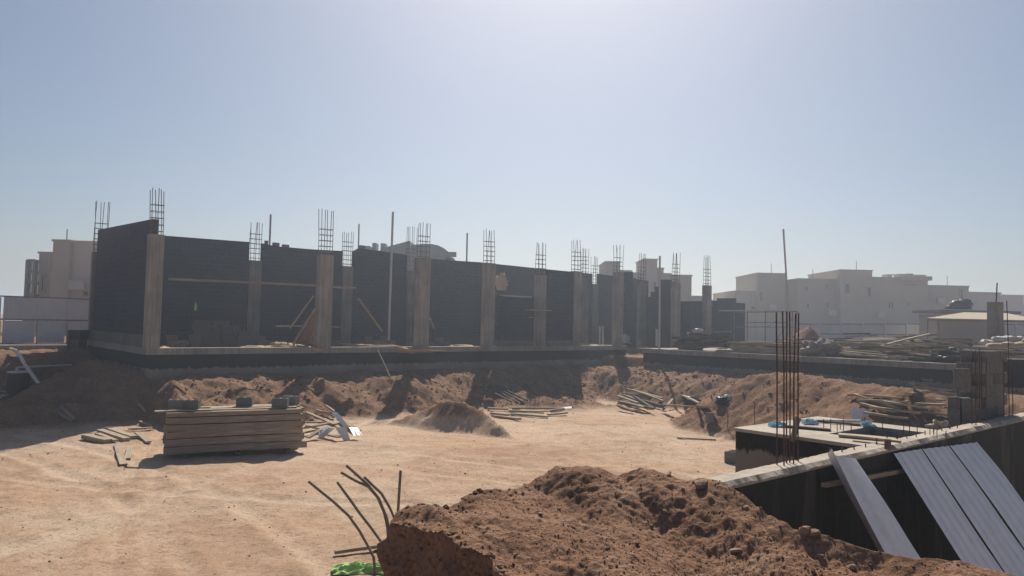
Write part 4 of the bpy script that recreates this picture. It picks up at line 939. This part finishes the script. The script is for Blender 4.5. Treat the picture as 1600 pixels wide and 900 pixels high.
for q,(x0,y0,x1,y1) in enumerate([(0,612,16,615),(0,618,14,620),(-6,625,15,618)]): pp(x0,y0,x1,y1,.12,.05,'short plank lying by the foot of the black drum','timber_pale','planks by the black drum')
# ------------------------------------------------------------------ houses far off
def hbox(b,x0,x1,ytop,d,dep,z0=-.35,rot=0.):
    a,c=atd(x0,500,d),atd(x1,500,d); zt_=atd((x0+x1)/2,ytop,d)[2]; wx=c[0]-a[0]
    return b.box([(a[0]+c[0])/2,d+dep/2,(zt_+z0)/2],(wx,dep,zt_-z0))
def house(name,label,cat,x,d,vols,wins=(),group=None,caps=True):
    h_=thing(name,label,cat,[atd(x,500,d)[0],d,-.35],group)
    for v in vols:
        x0,x1,yt,dd,dep,m=v
        MB_=MB(); hbox(MB_,x0,x1,yt,d+dd,dep); o=MB_.build('wall',m,h_)
        if caps:                                        # parapet coping, proud of the wall
            a,c=atd(x0,500,d+dd),atd(x1,500,d+dd); z_=atd((x0+x1)/2,yt,d+dd)[2]
            MB().box([(a[0]+c[0])/2,d+dd+dep/2,z_+.06],(c[0]-a[0]+.16,dep+.16,.14)).build('coping',m,h_)
    for (xa,xb,ya,yb,dd) in wins:
        p,q=atd(xa,ya,d+dd),atd(xb,yb,d+dd); cx,cz_=(p[0]+q[0])/2,(p[2]+q[2])/2; W_,H_=abs(q[0]-p[0]),abs(p[2]-q[2])
        fr=MB(); 
        for (ox,oz,sx,sz) in ((0,H_/2,W_+.2,.1),(0,-H_/2,W_+.2,.1),(-W_/2,0,.1,H_-.1),(W_/2,0,.1,H_-.1)): fr.box([cx+ox,d+dd-.03,cz_+oz],(sx,.12,sz))
        f_=fr.build('window','stucco_tan',h_); MB().box([cx,d+dd-.01,cz_],(W_-.1,.05,H_-.1)).build('pane','window',f_)
    return h_
# left house
lh=house('house','whitish flat roofed house above the hoarding at left','house',110,52,[(104,150,379,0,9,'stucco_white'),(77,103.5,377,-.4,10,'stucco'),(56,76.5,396,2,7,'stucco'),(150.5,175,382,.2,8,'stucco_white')],[(66,69,430,455,2),(131,139,455,463,0)])
st_=thing('steel_frame','open steel scaffold tower beside the whitish house at left','scaffold',atd(48,500,53)*[1,1,0]+[0,0,-.35])
for x,dd in ((44,53),(55,53),(47,55.5),(57,55.5)): a=atd(x,406,dd); MB().box([a[0],a[1],(a[2]-.35)/2],(.22,.22,a[2]+.35)).build('post','steel',st_)
for y in (407,424,441,460): a,c=atd(44,y,53),atd(55,y,53); MB().bar(a,c,.18,.18).build('beam','steel',st_); MB().bar([a[0],a[1]+.11,a[2]-.02],[a[0]+.2,a[1]+2.4,a[2]-.02],.14,.14).build('beam','steel',st_)
pole(105,358,105,380,58,.04,'steel','thin mast on the roof of the whitish house',4.0)
# house behind the building
hb=house('house','grey house with a rounded roof showing above the middle of the unfinished building','house',640,75,[(556,640,392,0,9,'grey_render'),(640.5,706,402,-.5,9,'grey_render'),(557,574,384,2,3,'grey_render'),(578,584,379.5,3,1.5,'grey_render'),(591,598,380,1.5,1.5,'grey_render')],[(570,580,400,415,0)],caps=False)
z=lambda x,y:atd(x,y,76)
MB().prism([z(592,392),z(600,387),z(640,376),z(641,392)],[0,7,0]).build('roof','grey_render',hb)
MB().prism([z(641,402),z(642,383),z(660,381),z(668,381),z(676,381.5),z(685,383.5),z(694,388),z(700,393),z(704,402)],[0,7,0]).build('roof','grey_render',hb)
a=atd(640,397,74.2); c=atd(713,397,74.2); MB().bar([a[0],a[1],a[2]],[c[0],c[1],c[2]-.05],.7,.45).build('cornice','grey_render',hb)
hc=house('house','tan house with a stair tower behind the inner corner of the building','house',1015,80,[(945,967,410,0,6,'stucco_tan'),(967.5,986,424,1,6,'stucco_tan'),(986.5,1047,428,.4,9,'stucco'),(1005,1026,406,-.6,5,'stucco'),(1026.5,1036,420,-.4,4,'stucco'),(1047.5,1080,431,.1,9,'stucco_tan'),(1080.5,1100,464,1,5,'stucco')],[(990,993,434,440,.4),(1021,1025,441,453,-.6)])
hd_=house('house','cream house with a tall square tower behind the low scaffold','house',1210,95,[(1147,1182.5,456,0,10,'stucco'),(1183,1227,428,-.8,9,'stucco_tan'),(1227.5,1246,441,1.2,7,'stucco'),(1100.5,1146.5,470,4,6,'stucco_white'),(1137,1142,459,4.5,2,'stucco_tan')],[(1187,1191,456,471,-.8),(1173,1180,479,483,0)])
he=house('house','large cream house with flat roof, middle tower and small windows at right','house',1340,92,[(1246.5,1313,437,.3,12,'stucco_tan'),(1313.5,1363,423,-.8,10,'stucco'),(1363.5,1450,435,.2,12,'stucco'),(1450.5,1514,447.5,.8,12,'stucco'),(1514.5,1564,458,2.0,10,'stucco_white'),(1430,1446,431,3,2.0,'stucco_tan'),(1388,1394,430,4,1.5,'stucco'),(1406,1414,429.5,4,1.5,'stucco'),(1419,1426,429,4,1.5,'stucco'),(1565,1600,462,14,8,'stucco_white')],[(1321,1327,444,458,-.8),(1355,1361,449,464,-.8),(1388,1391,472,482,.2),(1392.5,1395.5,472,482,.2),(1418,1422,473,478,.2),(1259,1262,447,455,.3),(1290.5,1294,444,453,.3),(1260,1264,474,482,.3),(1290,1295,472,482,.3),(1413,1432,444,446,.2),(1500,1504,452,478,.8)])
a=atd(1412,435.5,91.2); c=atd(1451,435.5,91.2); MB().bar(a,c,1.6,.5).build('cornice','stucco',he)
for x,l in ((1340,'antenna'),): pass
for (x_,y_,d_,p_) in ((1300,489,91.9,he),(1376,492,91.8,he),(1468,470,92.4,he),(1206,480,93.9,hd_),(122,446,51.7,lh)):
    a=atd(x_,y_,d_); MB().box([a[0],a[1]-.2,a[2]],(.9,.4,.65)).build('air_conditioner','stucco_white',p_)
for (x_,y_,d_,p_) in ((1338,423,97,he),(1480,446,99,he),(1205,427,99,hd_),(1270,436,97,he)):
    a=atd(x_,y_,d_); MB().tube([a-np.array([0,0,.3]),a+np.array([0,0,1.3])],.04,5).build('antenna','steel',p_)
hf=house('house','far low house at the right edge beyond the canopy','house',1590,120,[(1578,1603,477,0,8,'stucco_white'),(1582,1590,474,2,3,'stucco_tan')],[])
# far hoarding
fh=thing('hoarding_fence','long grey hoarding fence with dark rails before the cream houses at right','fence',atd(1400,515,62)*[1,1,0]+[0,0,-.35])
xs=np.arange(1246,1640,34)
for q in range(len(xs)-1):
    a,c=atd(xs[q],510,62),atd(xs[q+1],510,62); zt_=atd(xs[q],505,62)[2]; MB().box([(a[0]+c[0])/2,62,(zt_-.3)/2],(c[0]-a[0]-.04,.06,zt_+.3)).build('panel','hoarding',fh)
    MB().box([a[0],61.9,(zt_-.3)/2],(.10,.1,zt_+.3)).build('post','hoarding',fh)
    for f in (.97,.5): MB().box([(a[0]+c[0])/2,61.93,zt_*f+.0],(c[0]-a[0]-.15,.05,.09)).build('rail','hoarding_frame',fh)
# canopy
cn=thing('canopy','sand coloured shade canopy with sloping cloth roof at the right','canopy',atd(1530,520,48)*[1,1,0]+[0,0,-.35])
E0,E1=atd(1441,497,46),atd(1622,499,46); B0,B1=atd(1488,488.5,49),atd(1562,488.5,49); zE=E0[2]; zR=B0[2]
sk=3.4; fr=[[E0[0],45.5,zE],[E1[0],45.5,zE],[E1[0]+sk,50.5,zE],[E0[0]+sk,50.5,zE]]; rg=[[B0[0]-.2,47.4,zR],[B1[0]-.6,47.4,zR],[B1[0]+.6,48.8,zR],[B0[0]+.9,48.8,zR]]
MB().add(fr+rg+[[x,y,z_-.04] for x,y,z_ in fr],[(0,1,5,4),(1,2,6,5),(2,3,7,6),(3,0,4,7),(4,5,6,7),(8,11,10,9),(0,8,9,1),(1,9,10,2),(2,10,11,3),(3,11,8,0)]).build('cloth_roof','canopy',cn)
for x,y in ((E0[0]+.1,45.6),(E1[0]-.2,45.6),(E0[0]+sk+.1,50.3),(E1[0]+sk-.2,50.3)): MB().tube([[x,y,-.4],[x,y,zE-.06]],.05,8).build('leg','steel',cn)
MB().bar([E0[0],45.42,zE-.1],[E1[0],45.42,zE-.1],.06,.12).build('edge_beam','timber',cn)
# dark flat roof and shrub behind the canopy
p=atd(1470,486,56); q=atd(1596,488,56); dk=thing('flat_roof_shed','dark flat roofed shed behind the canopy','shed',[(p[0]+q[0])/2,58,-.35])
MB().box([(p[0]+q[0])/2,58,p[2]],(q[0]-p[0],4,.22)).build('roof','hoarding_frame',dk); MB().box([(p[0]+q[0])/2,58.5,(p[2]-.5)/2],(q[0]-p[0]-.8,2.4,p[2]-.25+.3)).build('wall','stucco_tan',dk)
p=atd(1499,484,57.5); lump('tarp_heap',[p[0],p[1],p[2]+.03],(1.9,1.2,.75),'black_tarp','dark mounded tarp on the roof of the dark shed','tarp',None,88,.3)
# ------------------------------------------------------------------ bent rebars, pipe and green bag at the mound's left end
DB=10.75
G='bent rebars by the left end of the mound'
L_=['leftmost bent rebar, arching far left over the green bag','second bent rebar from the left, long and nearly straight','third bent rebar, flattest of the upper bunch','topmost bent rebar of the upper bunch','shortest bent rebar of the upper bunch','lone straight upright rebar at the mound crest']
for l,pts in zip(L_,[[(482,752),(500,767),(520,783),(545,806),(562,830),(575,853),(584,872),(588,886)],[(527,753),(545,778),(562,802),(580,825),(598,850),(610,880)],[(533,738),(555,751),(575,760),(590,777),(600,800),(606,830),(608,880)],[(541,727),(560,744),(575,758),(592,779),(604,808),(612,840),(614,880)],[(569,745),(583,759),(596,771),(609,793),(618,815),(622,880)],[(626,735),(624,765),(622,797),(621,880)]]):
    P=[atd(x,y,DB+.05*len(bpy.data.objects)%3*.05) for x,y in pts]; gz=th(P[-1][0],P[-1][1]); P[-1][2]=gz-.1
    tag(MB().tube(P,.021,8).build('bent_rebar','conduit',smooth=True),l,'rebar',G)
a,b_=atz(523,863,-2.42),atz(600,852,-2.42); plank(a,b_,.07,.05,'slim grey batten lying on the sand behind the green bag','timber',None,'batten','batten',lift=0)
p=hit(562,892); crumple('green_bag',p+[.05,0,.0],(.90,.40,.11),'green_plastic','crumpled bright green plastic bag on the sand left of the mound','bag',None,91,.10)
# ------------------------------------------------------------------ stones
big=[(1258,833,.11),(1272,836,.085),(1095,757,.12),(1150,862,.06),(1018,822,.035),(1045,742,.06),(985,748,.05),(905,768,.04),(818,771,.035),(875,795,.04),(968,787,.03),(845,804,.045),(806,868,.03),(1220,800,.07),(1165,795,.06),(1040,800,.04),(1330,888,.06),(1185,870,.035),(730,800,.03),(1280,870,.05),(655,800,.03)]
for x,y,r_ in big:
    r_*=.7; p=hitm(x,y)
    if p is None: continue
    rock(p,r_,'larger pale stone half sunk in the foreground soil mound','larger stones on the foreground mound')
idx=rng.choice(len(MV),6500,False); vis=[q for q in idx if MV[q,1]>3.6]
scatter('soil_clods',[MV[q] for q in vis],np.minimum(.03,.0025+.0032*rng.exponential(1,len(vis))),'clod','small clods and pebbles covering the foreground soil mound','clods',2)
lp=[V[k+random.randrange(0,7),q] if random.random()<.5 else V[k-1-random.randrange(0,9),q] for q in rng.choice([i_ for i_ in range(NR) if RS[i_,0]<.5 and RS[i_,1]>3.8],900)]
scatter('lip_clods',[p-np.array([0,0,.01]) for p in lp],np.minimum(.05,.006+.009*rng.exponential(1,len(lp))),'clod','clods crumbling over the broken left edge of the mound','clods',9)
pts=[];rs=[]
for q in range(2200):
    x,y=rng.uniform(-16,10),rng.uniform(9.6,31)**1; s_,t_=st((x,y,0))
    z_=th(x,y); pts.append((x,y,z_)); rs.append(min(.036,.006+.007*rng.exponential()))
scatter('pebbles',pts,rs,'clod','small stones and clods scattered over the sandy yard','pebbles',4)
pts=[];rs=[]
for q in range(5200):
    s_,t_=rng.uniform(-1,24),rng.uniform(.3,5.5)
    if rng.rand()<.45: s_,t_=rng.uniform(15,23.2),rng.uniform(2,17)
    p=ST(s_,t_); z_=th(p[0],p[1])
    if z_<-2.42: continue
    pts.append((p[0],p[1],z_)); rs.append(min(.11,.012+.020*rng.exponential()))
scatter('bank_stones',pts,rs,'clod','stones and clods lying over the soil banks','stones',6)
# ------------------------------------------------------------------ haze
if HAZE_D>0:
    hm=bpy.data.materials.new('haze_air'); hm.use_nodes=True; t=hm.node_tree; t.nodes.clear()
    v=t.nodes.new('ShaderNodeVolumePrincipled'); v.inputs['Color'].default_value=(*HAZE_C,1); v.inputs['Density'].default_value=HAZE_D; v.inputs['Anisotropy'].default_value=HAZE_G
    o=t.nodes.new('ShaderNodeOutputMaterial'); t.links.new(v.outputs[0],o.inputs['Volume'])
    ho=MB().box([0,0,6.5],(1960,1960,21)).build('haze',hm); ho['kind']='stuff'
print('OBJECTS',len(bpy.data.objects))
